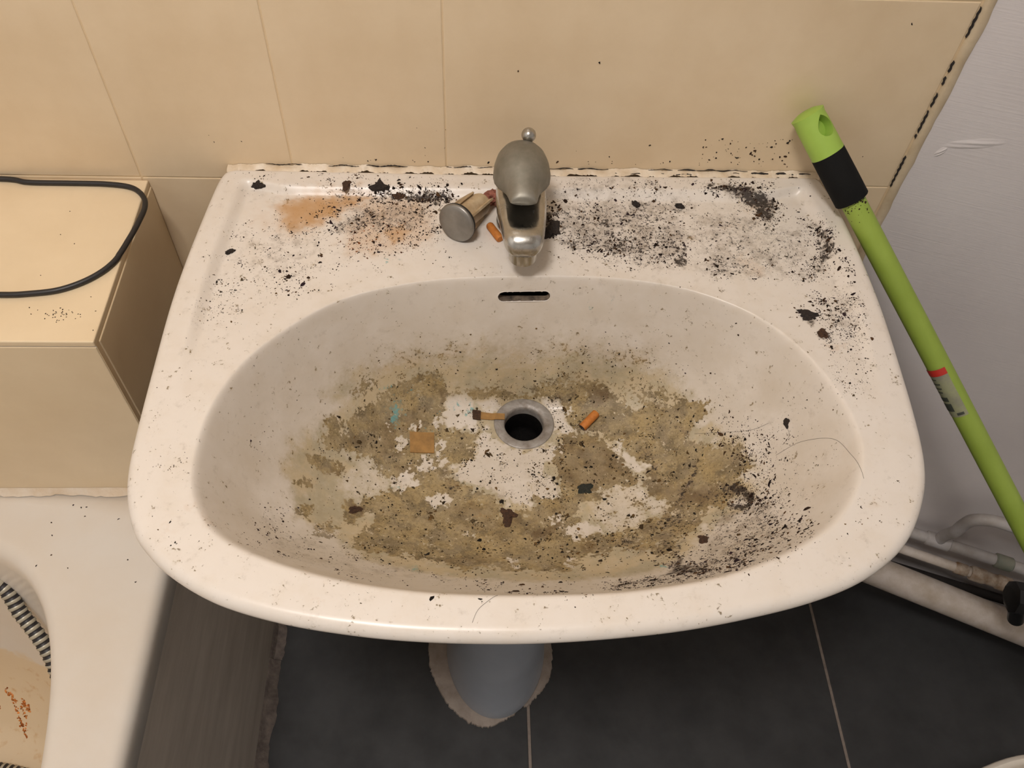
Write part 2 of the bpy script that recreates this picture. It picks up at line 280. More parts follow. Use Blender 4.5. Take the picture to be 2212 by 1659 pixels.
 ('rust',0.3,12,[(1144,-731),(1216,-594),(1367,-505),(1430,-624),(1480,-826),(1598,-939),(1518,-940),(1338,-795)]),
 ('rust',0.45,14,[(2183,-331),(2786,-329),(2918,-770),(2878,-1002),(2751,-1004),(2359,-1154),(2131,-1141),(2057,-949),(2144,-612)]),
 ('rust',0.7,4,[(2393,-812),(2621,-707),(2687,-857),(2577,-974),(2413,-944)]),
 ('rust',0.3,6,[(5660,-1143),(5826,-1097),(5965,-1267),(5897,-1373),(5773,-1290)]),
 ('rust',0.4,5,[(5967,-362),(6058,-409),(6005,-505),(5910,-483)]),
 ('rust',0.3,3,[(5332,-816),(5421,-860),(5379,-928),(5322,-884)]),
 ('rust',0.3,3,[(5646,-674),(5748,-650),(5732,-742),(5650,-743)]),
 ('rust',0.35,4,[(6269,-2163),(6490,-2205),(6451,-2241),(6310,-2224)]),
 ('rust',0.35,3,[(1219,-3698),(1261,-3710),(1333,-3780),(1401,-3837),(1442,-3882),(1373,-3831)]),
 ('rust',0.25,5,[(1048,-3864),(1165,-3883),(1192,-3937),(1080,-3950)]),
 ('rust',0.2,4,[(6126,-3709),(6269,-3702),(6318,-3780),(6183,-3760)]),
 ('rust',0.35,2,[(2199,-4435),(2223,-4435),(2223,-4458),(2204,-4458)]),
 ('rust',0.3,2,[(4743,-4490),(4762,-4490),(4755,-4513),(4742,-4513)]),
 ('rust',0.12,6,[(2703,-4557),(2950,-4560),(2891,-4623),(2736,-4605)]),
 ('rust',0.5,2,[(3303,-3069),(3387,-3051),(3387,-3083)]),
 ('rust',0.3,2,[(2301,-1823),(2556,-1676),(3168,-1593),(3751,-1545),(4510,-1579),(4959,-1643),(4964,-1657),(4515,-1587),(3753,-1553),(3168,-1606),(2596,-1682),(2337,-1828)]),
 ('soot',0.75,5,[(1823,-320),(2303,-320),(2304,-355),(1944,-353)]),
 ('soot',0.5,8,[(2014,-476),(2850,-478),(2859,-771),(2337,-846),(2036,-716)]),
 ('soot',0.45,14,[(4075,-491),(4979,-428),(5285,-588),(5235,-930),(4600,-939),(4130,-901)]),
 ('teal',0.8,6,[(2436,-1987),(2527,-1902),(2590,-1965),(2563,-2129),(2470,-2131)]),
 ('teal',0.6,4,[(2592,-1808),(2670,-1776),(2653,-1807)]),
 ('teal',0.9,3,[(2364,-1889),(2485,-1812),(2484,-1828),(2393,-1886)]),
 ('teal',0.7,4,[(2768,-3768),(2823,-3695),(2827,-3815),(2790,-3851)]),
 ('teal',0.45,6,[(3025,-1785),(3192,-1782),(3159,-1895),(3059,-1892)]),
 ('teal',0.7,4,[(3208,-1801),(3309,-1795),(3292,-1890),(3209,-1895)]),
 ('teal',0.5,4,[(2531,-2744),(2640,-2789),(2629,-2863),(2520,-2819)]),
 ('teal',0.7,3,[(2846,-1939),(2944,-1923),(2895,-1963)]),
 ('teal',0.6,3,[(2785,-2106),(2898,-2090),(2867,-2130)]),
 ('teal',0.8,3,[(2452,-1192),(2541,-1168),(2608,-1135),(2634,-1198),(2565,-1183),(2487,-1208)]),
 ('teal',0.6,3,[(4526,-1448),(4563,-1441),(4575,-1457),(4538,-1453)]),
 ('teal',0.7,1.5,[(4341,-1459),(4372,-1459),(4368,-1466),(4345,-1466)]),
 ('teal',0.35,3,[(5602,-2201),(5625,-2218),(5618,-2266),(5599,-2251)]),
 ('teal',0.4,5,[(3102,-2628),(3260,-2642),(3244,-2701),(3118,-2683)]),
 ('teal',0.8,3,[(4803,-3799),(4872,-3788),(4843,-3857),(4796,-3842)]),
 ('soot',0.42,14,[(5381,-492),(5873,-507),(6456,-777),(6363,-1177),(5940,-1393),(5327,-1359)]),
 ('soot',0.4,12,[(6322,-1614),(6660,-1527),(6670,-1930),(6454,-2081),(6294,-1962)]),
 ('soot',0.35,12,[(4079,-40),(5107,-93),(5118,-332),(4064,-396)]),
 ('soot',0.3,14,[(1020,-858),(1875,-853),(1815,-1348),(1275,-1431)]),
 ('soot',0.45,9,[(5542,-2923),(5815,-3275),(5769,-3699),(5341,-4030),(5038,-3959),(5311,-3356)]),
 ('soot',0.4,9,[(4867,-3140),(5276,-3229),(5032,-3633),(4630,-3612)]),
 ('soot',0.45,10,[(4334,-3988),(5275,-4053),(4828,-4158),(4322,-4226)]),
 ('soot',0.28,10,[(1528,-3405),(1890,-3521),(2713,-3749),(3261,-3912),(2377,-4027),(1815,-4028)]),
 ('brown',0.6,18,[(3952,-2153),(4547,-2140),(4956,-2524),(5354,-2845),(5431,-3139),(5086,-3137),(4712,-2729),(4288,-2897),(3988,-2700)]),
 ('brown',0.5,14,[(2107,-2292),(2605,-1917),(2928,-1743),(3010,-1912),(2772,-2198),(2322,-2534),(2035,-2538)]),
 ('brown',0.45,16,[(2949,-2803),(3569,-2963),(4202,-2817),(4159,-3286),(3556,-3399),(3112,-3243)]),
 ('soot',0.9,4,[(5131,-1106),(5244,-1083),(5191,-1234),(5132,-1213)]),
 ('soot',0.9,4,[(5476,-1209),(5573,-1187),(5539,-1293),(5473,-1315)]),
 ('soot',0.8,4,[(4518,-623),(4599,-622),(4574,-714),(4506,-761)]),
 ('soot',0.8,4,[(4687,-713),(4765,-734),(4725,-803)]),
 ('soot',0.8,4,[(4159,-945),(4219,-988),(4185,-1032)]),
 ('soot',0.8,3,[(5687,-901),(5771,-966),(5707,-967)]),
]
SPECKS = [
 (2500,0.95,1.6,'film',[(1877,-2536),(2160,-2144),(2454,-1854),(2932,-1666),(4319,-1683),(4145,-3780),(2987,-3792),(2262,-3593),(2366,-3110),(2130,-3017),(2326,-2602)]),
 (1700,0.95,1.6,'film',[(3859,-1631),(4693,-1718),(5492,-2121),(5653,-2557),(5769,-2877),(5615,-3168),(5249,-3336),(4951,-3685),(3759,-3792)]),
 (330,0.7,1.6,'film',[(2161,-2060),(2495,-1722),(3257,-1595),(4286,-1575),(4321,-1701),(2932,-1675),(2455,-1824)]),
 (280,0.8,1.7,'film',[(3841,-1546),(4654,-1589),(5134,-1726),(5492,-2121),(5156,-1960),(3861,-1644)]),
 (900,0.9,2.4,'soot',[(5483,-2346),(5770,-2533),(5941,-2788),(5862,-2914),(5834,-3072),(5857,-3315),(5683,-3351),(5654,-2987),(5702,-2667)]),
 (900,1,2.4,'soot',[(5636,-3076),(5873,-3259),(5884,-3630),(5750,-3909),(5481,-4145),(5274,-4146),(5300,-3762),(5442,-3548),(5573,-3323)]),
 (700,1.1,2.6,'soot',[(4986,-3564),(5065,-3895),(5277,-3818),(5322,-4066),(5129,-4215),(4948,-4028),(4832,-3921)]),
 (700,1,2.4,'soot',[(4247,-4195),(4395,-4002),(4786,-3978),(5157,-4071),(5304,-4130),(5227,-4226),(4799,-4216),(4411,-4300)]),
 (160,1.1,1.6,'soot',[(5545,-2906),(5719,-3129),(5663,-3338),(5513,-3224)]),
 (240,0.8,1.7,'soot',[(1523,-3375),(1670,-3285),(1890,-3521),(1983,-3804),(1815,-4028),(1684,-3958)]),
 (330,0.75,1.7,'soot',[(1904,-3585),(2230,-3630),(2716,-3778),(3261,-3881),(3779,-4079),(3619,-4320),(2879,-4074),(2282,-4107)]),
 (110,1,1.8,'soot',[(3520,-4077),(4112,-3955),(3993,-4413),(3499,-4322)]),
 (70,0.6,1.5,'soot',[(1456,-2200),(1929,-1919),(2470,-1695),(2106,-2088),(1566,-2850),(1469,-2939)]),
 (150,0.6,1.6,'soot',[(4649,-1579),(5509,-1795),(6057,-2339),(5971,-2573),(5607,-2360),(5295,-1942)]),
 (130,0.65,1.9,'soot',[(5971,-2573),(6143,-2632),(6198,-3038),(6075,-3388),(5886,-3390),(5906,-2821)]),
 (70,0.6,1.5,'soot',[(4104,-1389),(5155,-1484),(5830,-1920),(5644,-1936),(4322,-1571)]),
 (1100,0.95,1.6,'soot',[(1777,-480),(2063,-342),(2544,-360),(2968,-388),(2945,-936),(2582,-1071),(2229,-946),(1810,-787)]),
 (260,0.9,1.6,'rust',[(2036,-716),(2680,-706),(2692,-972),(2359,-1154),(2106,-1110)]),
 (420,1.2,1.6,'soot',[(2243,-312),(3149,-295),(3089,-421),(2789,-444),(2305,-382)]),
 (110,1.1,1.6,'soot',[(1810,-132),(2050,-108),(2234,-141),(2786,-285),(2786,-329),(1944,-318)]),
 (250,0.75,1.6,'soot',[(942,35),(3146,65),(3149,-295),(2064,-298),(1586,-342),(1016,-417)]),
 (260,0.8,1.6,'soot',[(1018,-833),(1407,-793),(1875,-853),(1918,-1270),(1384,-1429),(1119,-1279)]),
 (260,0.75,1.6,'film',[(995,-1373),(1580,-1243),(2045,-1422),(1846,-1619),(1440,-1804),(1032,-1885),(913,-1857)]),
 (90,1,1.6,'soot',[(1461,-1352),(1867,-1317),(1925,-1544),(1575,-1621)]),
 (110,0.7,1.5,'soot',[(1889,-984),(2867,-1035),(3157,-1176),(2933,-1351),(2150,-1360)]),
 (90,0.7,1.5,'film',[(983,-710),(1365,-487),(1745,-721),(1416,-860),(1026,-891)]),
 (60,0.6,1.4,'film',[(797,-1273),(955,-1031),(1147,-1973),(956,-2501),(847,-3165),(787,-3363)]),
 (90,0.65,1.4,'film',[(787,-3363),(1165,-3207),(1277,-3663),(1484,-4045),(1208,-4110),(900,-3859)]),
 (60,0.55,1.4,'film',[(1361,-4248),(2265,-4488),(3509,-4598),(4771,-4579),(5633,-4319),(5124,-4386),(3512,-4471),(1936,-4323)]),
 (50,0.6,1.4,'film',[(6107,-3779),(6615,-3381),(6445,-3962),(5799,-4320)]),
 (1300,0.9,1.6,'soot',[(4029,-445),(4657,-362),(5070,-336),(5395,-396),(5370,-883),(5263,-1061),(5185,-1276),(4780,-1302),(4503,-1136),(4273,-1096),(4045,-1012)]),
 (420,1,1.6,'soot',[(4206,-944),(4773,-802),(5261,-974),(5188,-1255),(4792,-1196),(4273,-1096)]),
 (240,1.2,1.5,'soot',[(3932,-446),(4064,-396),(4110,-722),(4005,-903),(3910,-904)]),
 (420,1.2,1.6,'soot',[(5500,-160),(5916,-176),(6186,-275),(6258,-405),(6213,-619),(6015,-622),(5974,-410),(5732,-299),(5483,-289)]),
 (160,0.8,1.6,'soot',[(4092,-89),(5087,-118),(5102,-332),(4490,-389),(4032,-397)]),
 (120,0.8,1.6,'soot',[(4765,-175),(5158,-216),(5120,-353),(4822,-344)]),
 (480,1,1.6,'soot',[(6505,-567),(6632,-827),(6645,-1027),(6581,-1182),(6412,-1367),(6215,-1411),(6208,-1307),(6511,-1088),(6533,-866)]),
 (90,1.1,1.5,'soot',[(6676,-1157),(6710,-1327),(6649,-1568),(6590,-1566),(6657,-1362)]),
 (430,0.9,1.5,'soot',[(6313,-1655),(6486,-1572),(6654,-1548),(6667,-1775),(6619,-1986),(6464,-2043),(6354,-1961),(6301,-1820)]),
 (170,0.8,1.5,'soot',[(6217,-2026),(6469,-2024),(6658,-2081),(6616,-2253),(6330,-2260)]),
 (60,1.2,1.4,'soot',[(6157,-1723),(6291,-1800),(6259,-1924),(6141,-1860)]),
 (230,0.75,1.6,'soot',[(5377,-516),(5877,-483),(6456,-777),(6373,-1134),(5940,-1393),(5327,-1359)]),
 (130,1,1.6,'soot',[(5408,-1146),(5593,-1165),(5660,-1396),(5454,-1336)]),
 (230,0.9,1.8,'soot',[(4082,23),(5025,56),(5531,42),(6635,14),(6617,-62),(5519,-34),(4079,-40)]),
 (150,0.7,1.6,'soot',[(5527,16),(6543,-13),(6322,-242),(5668,-156)]),
 (110,0.7,1.5,'film',[(6253,-2279),(6582,-2283),(6481,-2721),(6263,-2755)]),
 (70,0.75,1.5,'soot',[(6215,-454),(6431,-305),(6505,-567),(6401,-732)]),
 (60,0.8,1.5,'soot',[(4125,-989),(4225,-900),(4213,-1075)]),
 (1500,0.48,1.5,'soot',[(3998,-421),(5069,-318),(5475,-419),(5388,-972),(5179,-1318),(4654,-1325),(4272,-1118),(3997,-1035)]),
 (900,0.45,1.5,'soot',[(5381,-492),(6467,-731),(6448,-1219),(6086,-1433),(5324,-1379)]),
 (700,0.5,1.5,'soot',[(5503,-135),(6182,-269),(6268,-595),(6001,-692),(5931,-459),(5482,-304)]),
 (600,0.5,1.5,'soot',[(6449,-521),(6707,-848),(6653,-1243),(6397,-1430),(6189,-1391),(6490,-1045)]),
 (700,0.48,1.5,'soot',[(6301,-1574),(6717,-1534),(6704,-1968),(6573,-2222),(6293,-2125)]),
 (300,0.45,1.5,'film',[(6293,-2125),(6652,-2156),(6532,-2737),(6259,-2782)]),
 (400,0.5,1.5,'soot',[(4045,-40),(5527,16),(5482,-319),(4033,-373)]),
 (1100,0.48,1.5,'soot',[(1714,-446),(2063,-333),(3004,-360),(2981,-968),(2586,-1151),(2188,-1140),(1814,-820)]),
 (500,0.48,1.5,'film',[(955,-744),(1803,-720),(2086,-1268),(1524,-1651),(988,-1920),(903,-1793)]),
 (400,0.5,1.6,'soot',[(1557,-26),(3147,8),(3149,-322),(1705,-340)]),
 (300,0.45,1.5,'film',[(911,-1722),(1286,-1506),(1256,-1967),(914,-2017)]),
 (1700,0.7,1.8,'film',[(1877,-2536),(2160,-2144),(2454,-1854),(2932,-1666),(4289,-1585),(4097,-4024),(2992,-3878),(2179,-3701),(1815,-3448),(1690,-2982)]),
 (1700,0.7,1.8,'film',[(3843,-1555),(4974,-1649),(5553,-2160),(5865,-2709),(5898,-3169),(5561,-3814),(4917,-3961),(3754,-3846)]),
 (900,0.6,2.4,'soot',[(5544,-2355),(5965,-2725),(6044,-3342),(5755,-3917),(5343,-4212),(5008,-4026),(5129,-3533),(5454,-3305),(5665,-3203),(5680,-2652)]),
 (120,1.5,1.7,'film',[(2031,-2463),(2452,-1885),(4263,-1705),(4111,-3677),(2555,-3554)]),
 (120,1.5,1.7,'film',[(3864,-1659),(5427,-2102),(5694,-2741),(5284,-3192),(4365,-3511),(3771,-3667)]),
]
# ------------------------------------------------------------------ materials
def paint_stack(name, base, mott, rough=.45):
    """glossy emulsion over tiles: two warm tones drifting into each other plus fine relief"""
    m = material(name, base, rough, color2=mott, vscale=9, bump=.10, bscale=38); return m
M_TILE = paint_stack('cream_tile', (223, 202, 171), (213, 190, 157), .40)
M_GROUT = material('cream_grout', (220, 197, 162), .6, color2=(210, 186, 150), vscale=60)
M_LEDGE = paint_stack('ledge_tile', (224, 204, 172), (216, 195, 162), .36)
M_CAULK = material('yellowed_caulk', (222, 208, 188), .5, color2=(200, 178, 148), vscale=45, bump=.3, bscale=150)
M_CORNER = material('corner_caulk', (206, 188, 160), .6, color2=(184, 164, 134), vscale=30, bump=.2, bscale=120)
M_CRACK = material('crack_dark', (38, 32, 30), .9, vary=.4, vscale=200)
M_PLASTER = None
M_FLOORTILE = material('anthracite_tile', (54, 54, 55), .6, color2=(45, 45, 46), vscale=14, bump=.08, bscale=120, rough_vary=.15)
M_FLOORGROUT = material('floor_grout', (150, 138, 128), .9, color2=(118, 106, 98), vscale=40, bump=.3)
M_WHITEPAINT = material('white_paint', (226, 220, 212), .7, color2=(214, 206, 196), vscale=5)

def plaster_material():
    m = material('lilac_grey_wallpaper', (210, 204, 203), .75, color2=(200, 193, 193), vscale=4); nt = m.node_tree; b = nt.nodes['Principled BSDF']
    tc = nt.nodes.new('ShaderNodeTexCoord'); mp = nt.nodes.new('ShaderNodeMapping'); mp.inputs['Scale'].default_value = (22, 22, 640)
    n = nt.nodes.new('ShaderNodeTexNoise'); n.inputs['Scale'].default_value = 1.0; n.inputs['Detail'].default_value = 3
    nt.links.new(tc.outputs['Object'], mp.inputs['Vector']); nt.links.new(mp.outputs[0], n.inputs['Vector'])
    n2 = nt.nodes.new('ShaderNodeTexNoise'); n2.inputs['Scale'].default_value = 9; n2.inputs['Detail'].default_value = 3
    nt.links.new(tc.outputs['Object'], n2.inputs['Vector'])
    ad = nt.nodes.new('ShaderNodeMath'); ad.operation = 'MULTIPLY_ADD'; ad.inputs[1].default_value = .9
    nt.links.new(n2.outputs['Fac'], ad.inputs[0]); nt.links.new(n.outputs['Fac'], ad.inputs[2])
    bp = nt.nodes.new('ShaderNodeBump'); bp.inputs['Strength'].default_value = .14; bp.inputs['Distance'].default_value = .002
    nt.links.new(ad.outputs[0], bp.inputs['Height']); nt.links.new(bp.outputs[0], b.inputs['Normal'])
    return m
M_PLASTER = plaster_material()

# ------------------------------------------------------------------ the room
XL, XR, YF, ZC = -0.78, 1.60, -2.30, 2.42
T = .36                                                       # the right wall leaves the tiled wall at a flat angle
wall_n = Vector((-T, -1, 0)).normalized(); wall_d = Vector((1, -T, 0)).normalized(); CORNER = Vector((.758, 0, 0))
wb = struct(obj('wall_back', box('wall_back', XL-.1, .775, .0006, .12, 0, ZC), M_GROUT), 'cream tiled wall behind the washbasin', 'wall')
def tile_mesh(w, h, name='tile'):
    return box(name, .0006, w-.0006, 0, .0070, .0006, h-.0006, .0008, 2)
tm = tile_mesh(.15, .20); tmw = tile_mesh(.452, .20); tm.materials.append(M_TILE); tmw.materials.append(M_TILE)
for row in range(12):
    for cx in [-.75 + .15*i for i in range(7)]:
        obj('tile', tm, None, wb, loc=(cx, 0, .2*row))
    obj('tile', tmw, None, wb, loc=(.30, 0, .2*row))
L_OBL = (XR - CORNER.x) / wall_d.x
def oblique(a, off, z): return CORNER + wall_d*a + wall_n*off + Vector((0, 0, z))
pts = [oblique(0, 0, 0), oblique(L_OBL, 0, 0), oblique(L_OBL, -.12, 0), oblique(0, -.12, 0)]
wr = struct(obj('wall_right', loft('wall_right', [[(p.x, p.y, 0) for p in pts], [(p.x, p.y, ZC) for p in pts]]), M_PLASTER), 'lilac grey papered wall beyond the green broom', 'wall')
ye = oblique(L_OBL, 0, 0).y
M_FARWALL = material('beige_paint', (226, 228, 230), .8, color2=(220, 222, 224), vscale=5)
struct(obj('wall_side', box('wall_side', XR, XR+.1, YF-.1, ye+.05, 0, ZC), M_FARWALL), 'plain side wall outside the picture on the right', 'wall')
struct(obj('wall_left', box('wall_left', XL-.1, XL, YF-.1, .0, 0, ZC), M_FARWALL), 'plain wall along the bathtub outside the picture', 'wall')
struct(obj('wall_front', box('wall_front', XL-.1, XR+.1, YF-.1, YF, 0, ZC), M_FARWALL), 'plain wall behind the photographer', 'wall')
struct(obj('ceiling', box('ceiling', XL-.1, XR+.1, YF-.1, .12, ZC, ZC+.1), M_WHITEPAINT), 'white ceiling above the bathroom', 'ceiling')
fl = struct(obj('floor', box('floor', XL-.1, XR+.1, YF-.1, .12, -.1, -.0012), M_FLOORGROUT), 'dark anthracite tiled floor with pale grout lines', 'floor')
PX, PY = .486, .486
ftm = box('tile', .0021, PX-.0021, .0021, PY-.0021, -.009, 0, .0015, 2); ftm.materials.append(M_FLOORTILE)
for i in range(-2, 3):
    for j in range(-5, 1):
        obj('tile', ftm, None, fl, loc=(.4145 + i*PX, -.050 + j*PY, 0))
# corner joint between tiles and paper, cracked open in places
zs = np.linspace(0, 2.4, 240); rr = [.0055 + .0004*math.sin(z*91+1) + .0005*random.uniform(-1, 1) for z in zs]
V = []; F = []
for z, w in zip(zs, rr):
    V += [(.7535, .0015, z), (.7535, -.0016, z), (.7575, -.0030, z), tuple(oblique(w, .0012, z)), tuple(oblique(w+.001, -.002, z))]
for k in range(len(zs)-1):
    for i in range(4): F.append((k*5+i, k*5+i+1, (k+1)*5+i+1, (k+1)*5+i))
t1 = struct(obj('trim_1', mesh_from('trim_1', V, F), M_CORNER, smooth=True), 'yellowed cracked caulk joint in the corner right of the tiles', 'joint')
for z0, z1, w in [(.968, .996, .0013), (.934, .945, .0016), (.921, .929, .0012), (.897, .912, .0011), (.868, .893, .0014), (.862, .866, .001), (.816, .840, .0012), (.802, .816, .0008), (.60, .66, .0012)]:
    n = 17; zz = np.linspace(z0, z1, n); A = []; 
    for i, z in enumerate(zz):
        h = w*.42*(.04 + .96*math.sin(math.pi*i/(n-1))**.6)*random.uniform(.45, 1); x = .7527 + .0004*math.sin(z*900)
        A.append([(x-h, -.0021, z), (x+h, -.0023, z), (x+h, .001, z), (x-h, .001, z)])
    obj('crack', loft('crack', A), M_CRACK, t1)
# blistered paper near the corner
def blister(a, z, la, lz, h, rot):
    n = 16; V = []; F = []
    for i in range(n+1):
        for j in range(n+1):
            u, v = i/n*2-1, j/n*2-1; q = max(0, 1-u*u-v*v)
            ua, va = u*la*math.cos(rot) - v*lz*math.sin(rot), u*la*math.sin(rot) + v*lz*math.cos(rot)
            V.append(tuple(oblique(a+ua, h*q*(1+.35*math.sin(u*5+v*7)) - .0002, z+va)))
    for i in range(n):
        for j in range(n): F.append((i*(n+1)+j, i*(n+1)+j+1, (i+1)*(n+1)+j+1, (i+1)*(n+1)+j))
    return mesh_from('blister', V, F)
obj('blister', blister(.048, .868, .030, .006, .0011, .35), M_PLASTER, wr, smooth=True); obj('blister', blister(.024, .852, .008, .0035, .0014, 1.1), M_PLASTER, wr, smooth=True)
# ceiling lamp : the only light of the room
lamp = empty('ceiling_lamp', LAMP_POS); tag(lamp, 'round opal ceiling lamp above the basin, outside the picture', 'lamp')
obj('base', lathe('base', [(.17, .0), (.175, .02), (.175, .06)], 48, True, True), M_WHITEPAINT, lamp, smooth=False)
me_ = bpy.data.materials.new('lamp_glow'); me_.use_nodes = True; nt = me_.node_tree; nt.nodes.remove(nt.nodes['Principled BSDF'])
em = nt.nodes.new('ShaderNodeEmission'); em.inputs[0].default_value = LAMP_COLOR + (1,); em.inputs[1].default_value = LAMP_STRENGTH
nt.links.new(em.outputs[0], nt.nodes['Material Output'].inputs[0])
obj('shade', lathe('shade', [(.165, .0), (.150, -.030), (.10, -.052), (.03, -.060)], 20, False, True), me_, lamp, smooth=True)

# ------------------------------------------------------------------ tiled ledge at the end of the bathtub
LX, LY, LZ = .0065, -.206, .797
led = empty('tiled_ledge', (-.38, -.1, 0)); tag(led, 'cream tiled boxed-in ledge behind the bathtub with a black cable on it', 'ledge')
def lp(name, me, mat): 
    o = obj(name, me, mat, led); o.matrix_parent_inverse = Matrix.Translation((.38, .1, 0)); return o
lp('core', box('core', XL+.001, LX-.0010, LY+.0010, -.0005, 0.001, LZ-.0012), M_GROUT)
for k in range(5):
    x1 = LX - (.25*k if k < 2 else .25 + .15*(k-1)) - .0008; x0 = max(x1 - (.25 if k == 0 else .15) + .0016, XL+.002)
    lp('tile', box('tile', x0, x1, LY-.0005, -.0006, LZ-.0066, LZ, .0012), M_LEDGE)
    for z0, z1 in ((.545, LZ-.008),):
        lp('tile', box('tile', x0, x1-.0006, LY, LY+.0065, z0, z1, .0010), M_LEDGE)
for z0, z1 in ((.001, .189), (.1905, .389), (.3905, .589), (.5905, LZ-.008)):
    lp('tile', box('tile', LX-.0066, LX, LY+.0072, -.0006, z0, z1, .0010), M_LEDGE)
lp('grout_joint', box('grout_joint', XL+.002, LX-.0012, LY+.0008, LY+.004, LZ-.0095, LZ-.0060), M_WHITEPAINT)

# ------------------------------------------------------------------ bathtub
def enamel():
    m = material('bath_enamel', (216, 209, 200), .30, color2=(212, 201, 187), vscale=7); nt = m.node_tree; b = nt.nodes['Principled BSDF']
    src = b.inputs['Base Color'].links[0].from_socket
    at = nt.nodes.new('ShaderNodeAttribute'); at.attribute_name = 'scum'; at.attribute_type = 'GEOMETRY'
    sp = nt.nodes.new('ShaderNodeSeparateColor'); nt.links.new(at.outputs['Color'], sp.inputs[0])
    tc = nt.nodes.new('ShaderNodeTexCoord')
    def noise(sc, d=5):
        n = nt.nodes.new('ShaderNodeTexNoise'); n.inputs['Scale'].default_value = sc; n.inputs['Detail'].default_value = d; nt.links.new(tc.outputs['Object'], n.inputs['Vector']); return n.outputs['Fac']
    def madd(a, k, c):
        n = nt.nodes.new('ShaderNodeMath'); n.operation = 'MULTIPLY_ADD'; nt.links.new(a, n.inputs[0]); n.inputs[1].default_value = k
        if isinstance(c, float): n.inputs[2].default_value = c
        else: nt.links.new(c, n.inputs[2])
        return n.outputs[0]
    def ramp(v, a, bb, mx=1.0):
        r = nt.nodes.new('ShaderNodeMapRange'); r.interpolation_type = 'SMOOTHSTEP'; r.inputs['From Min'].default_value = a; r.inputs['From Max'].default_value = bb; r.inputs['To Max'].default_value = mx; nt.links.new(v, r.inputs['Value']); return r.outputs[0]
    def mix(f, a, col):
        n = nt.nodes.new('ShaderNodeMix'); n.data_type = 'RGBA'; nt.links.new(f, n.inputs['Factor']); nt.links.new(a, n.inputs['A']); n.inputs['B'].default_value = lin(col) + (1,); return n.outputs['Result']
    f1 = ramp(madd(noise(30), 1.3, madd(noise(110), .5, madd(sp.outputs[0], 1.0, -.9))), .42, .72, .65)
    c = mix(f1, src, (214, 186, 140))
    f2 = ramp(madd(noise(75), 1.2, madd(sp.outputs[0], .8, -.95)), .50, .72, .55)
    c = mix(f2, c, (188, 138, 74))
    nt.links.new(c, b.inputs['Base Color']); return m
M_BATH = enamel()
TBX0, TBX1, TBY0, TBY1, TBZ = XL+.004, .0125, -1.78, -.2085, .540
tcx, tcy = -.38, -.98
NB = 360
def rrect(x0, x1, y0, y1, r, z):
    """points by angle about the tub centre on a rounded rectangle"""
    out = []
    for k in range(NB):
        a = 2*math.pi*k/NB; c, s = math.cos(a), math.sin(a); hx = (x1-tcx) if c > 0 else (tcx-x0); hy = (y1-tcy) if s > 0 else (tcy-y0)
        q = min(hx/max(abs(c), 1e-9), hy/max(abs(s), 1e-9)); out.append((tcx+q*c, tcy+q*s, z))
    return out
def sell(ax, ay, n, z, cy=tcy):
    out = []
    for k in range(NB):
        a = 2*math.pi*k/NB; c, s = math.cos(a), math.sin(a); q = (abs(c/ax)**n + abs(s/ay)**n)**(-1/n); out.append((tcx+q*c, cy+q*s, z))
    return out
def shrink(r, d, z): 
    return [(tcx + (x-tcx)*(1 - d/abs(max(abs(x-tcx), .05))*(abs(x-tcx)/.40)), tcy + (y-tcy)*(1 - d/.78), z) for x, y, _ in r]
o0 = rrect(TBX0, TBX1, TBY0, TBY1, .01, 0)
def outset(k, z): return [(x if x < TBX1-1e-6 else TBX1-k, y, z) for x, y, _ in o0]
rings = [outset(.010, TBZ-.045), outset(.0, TBZ-.040), outset(.0, TBZ-.012), outset(.0012, TBZ-.007), outset(.004, TBZ-.0030), outset(.008, TBZ-.0008), outset(.014, TBZ)]
inn = sell(.340, .735, 5, TBZ)
for w in (.25, .5, .75): rings.append([tuple(np.array(a)*(1-w) + np.array(b)*w) for a, b in zip(outset(.014, TBZ), inn)])
rings += [inn, sell(.336, .730, 5, TBZ-.0012), sell(.331, .724, 5, TBZ-.005), sell(.328, .720, 5, TBZ-.013)]
for k in range(1, 26):
    s = k/25; z = TBZ-.013 - (.527-.185)*s
    e = .328 - .030*s - .030*s**6; ey = .720 - .045*s - .06*s**6; rings.append(sell(e, ey, 5 - 1.2*s, z))
for k in range(1, 14):
    s = k/13; rings.append(sell(.268*(1-s)+.02*s, .615*(1-s)+.03*s, 3.8, .185 - .004*s))
tub = empty('bathtub', (tcx, tcy, 0)); tag(tub, 'white enamel bathtub with rusty scum inside, left of the washbasin', 'bathtub')
sh = obj('shell', loft('shell', rings, False, True), M_BATH, tub, smooth=True); sh.matrix_parent_inverse = Matrix.Translation((-tcx, -tcy, 0))
z_ = np.array([v.co.z for v in sh.data.vertices]); scum = np.zeros((len(z_), 4), np.float32); scum[:, 0] = sstep(.345, .27, z_); scum[:, 3] = 1
at = sh.data.attributes.new('scum', 'FLOAT_COLOR', 'POINT'); at.data.foreach_set('color', scum.ravel())
M_APRON = material('apron_panel', (204, 194, 182), .5, color2=(180, 170, 158), vscale=1.0, stretch=(30, 6, 30), bump=.1, bscale=60)
ap = obj('apron_panel', box('apron_panel', -.004, .008, TBY0+.01, TBY1-.004, .0, TBZ-.041), M_APRON, tub); ap.matrix_parent_inverse = sh.matrix_parent_inverse
yy = np.linspace(TBY0+.01, TBY1-.004, 260); V = []; F = []
for y in yy:
    w = .016 + .0025*math.sin(y*60) + random.uniform(-.0012, .0012)
    V += [(.007, y, .017), (.010, y, .015), (.013 + (w-.016)*.5, y, .007), (.009+w, y, .0012), (.009+w, y, 0)]
for k in range(len(yy)-1):
    for i in range(4): F.append((k*5+i, k*5+i+1, (k+1)*5+i+1, (k+1)*5+i))
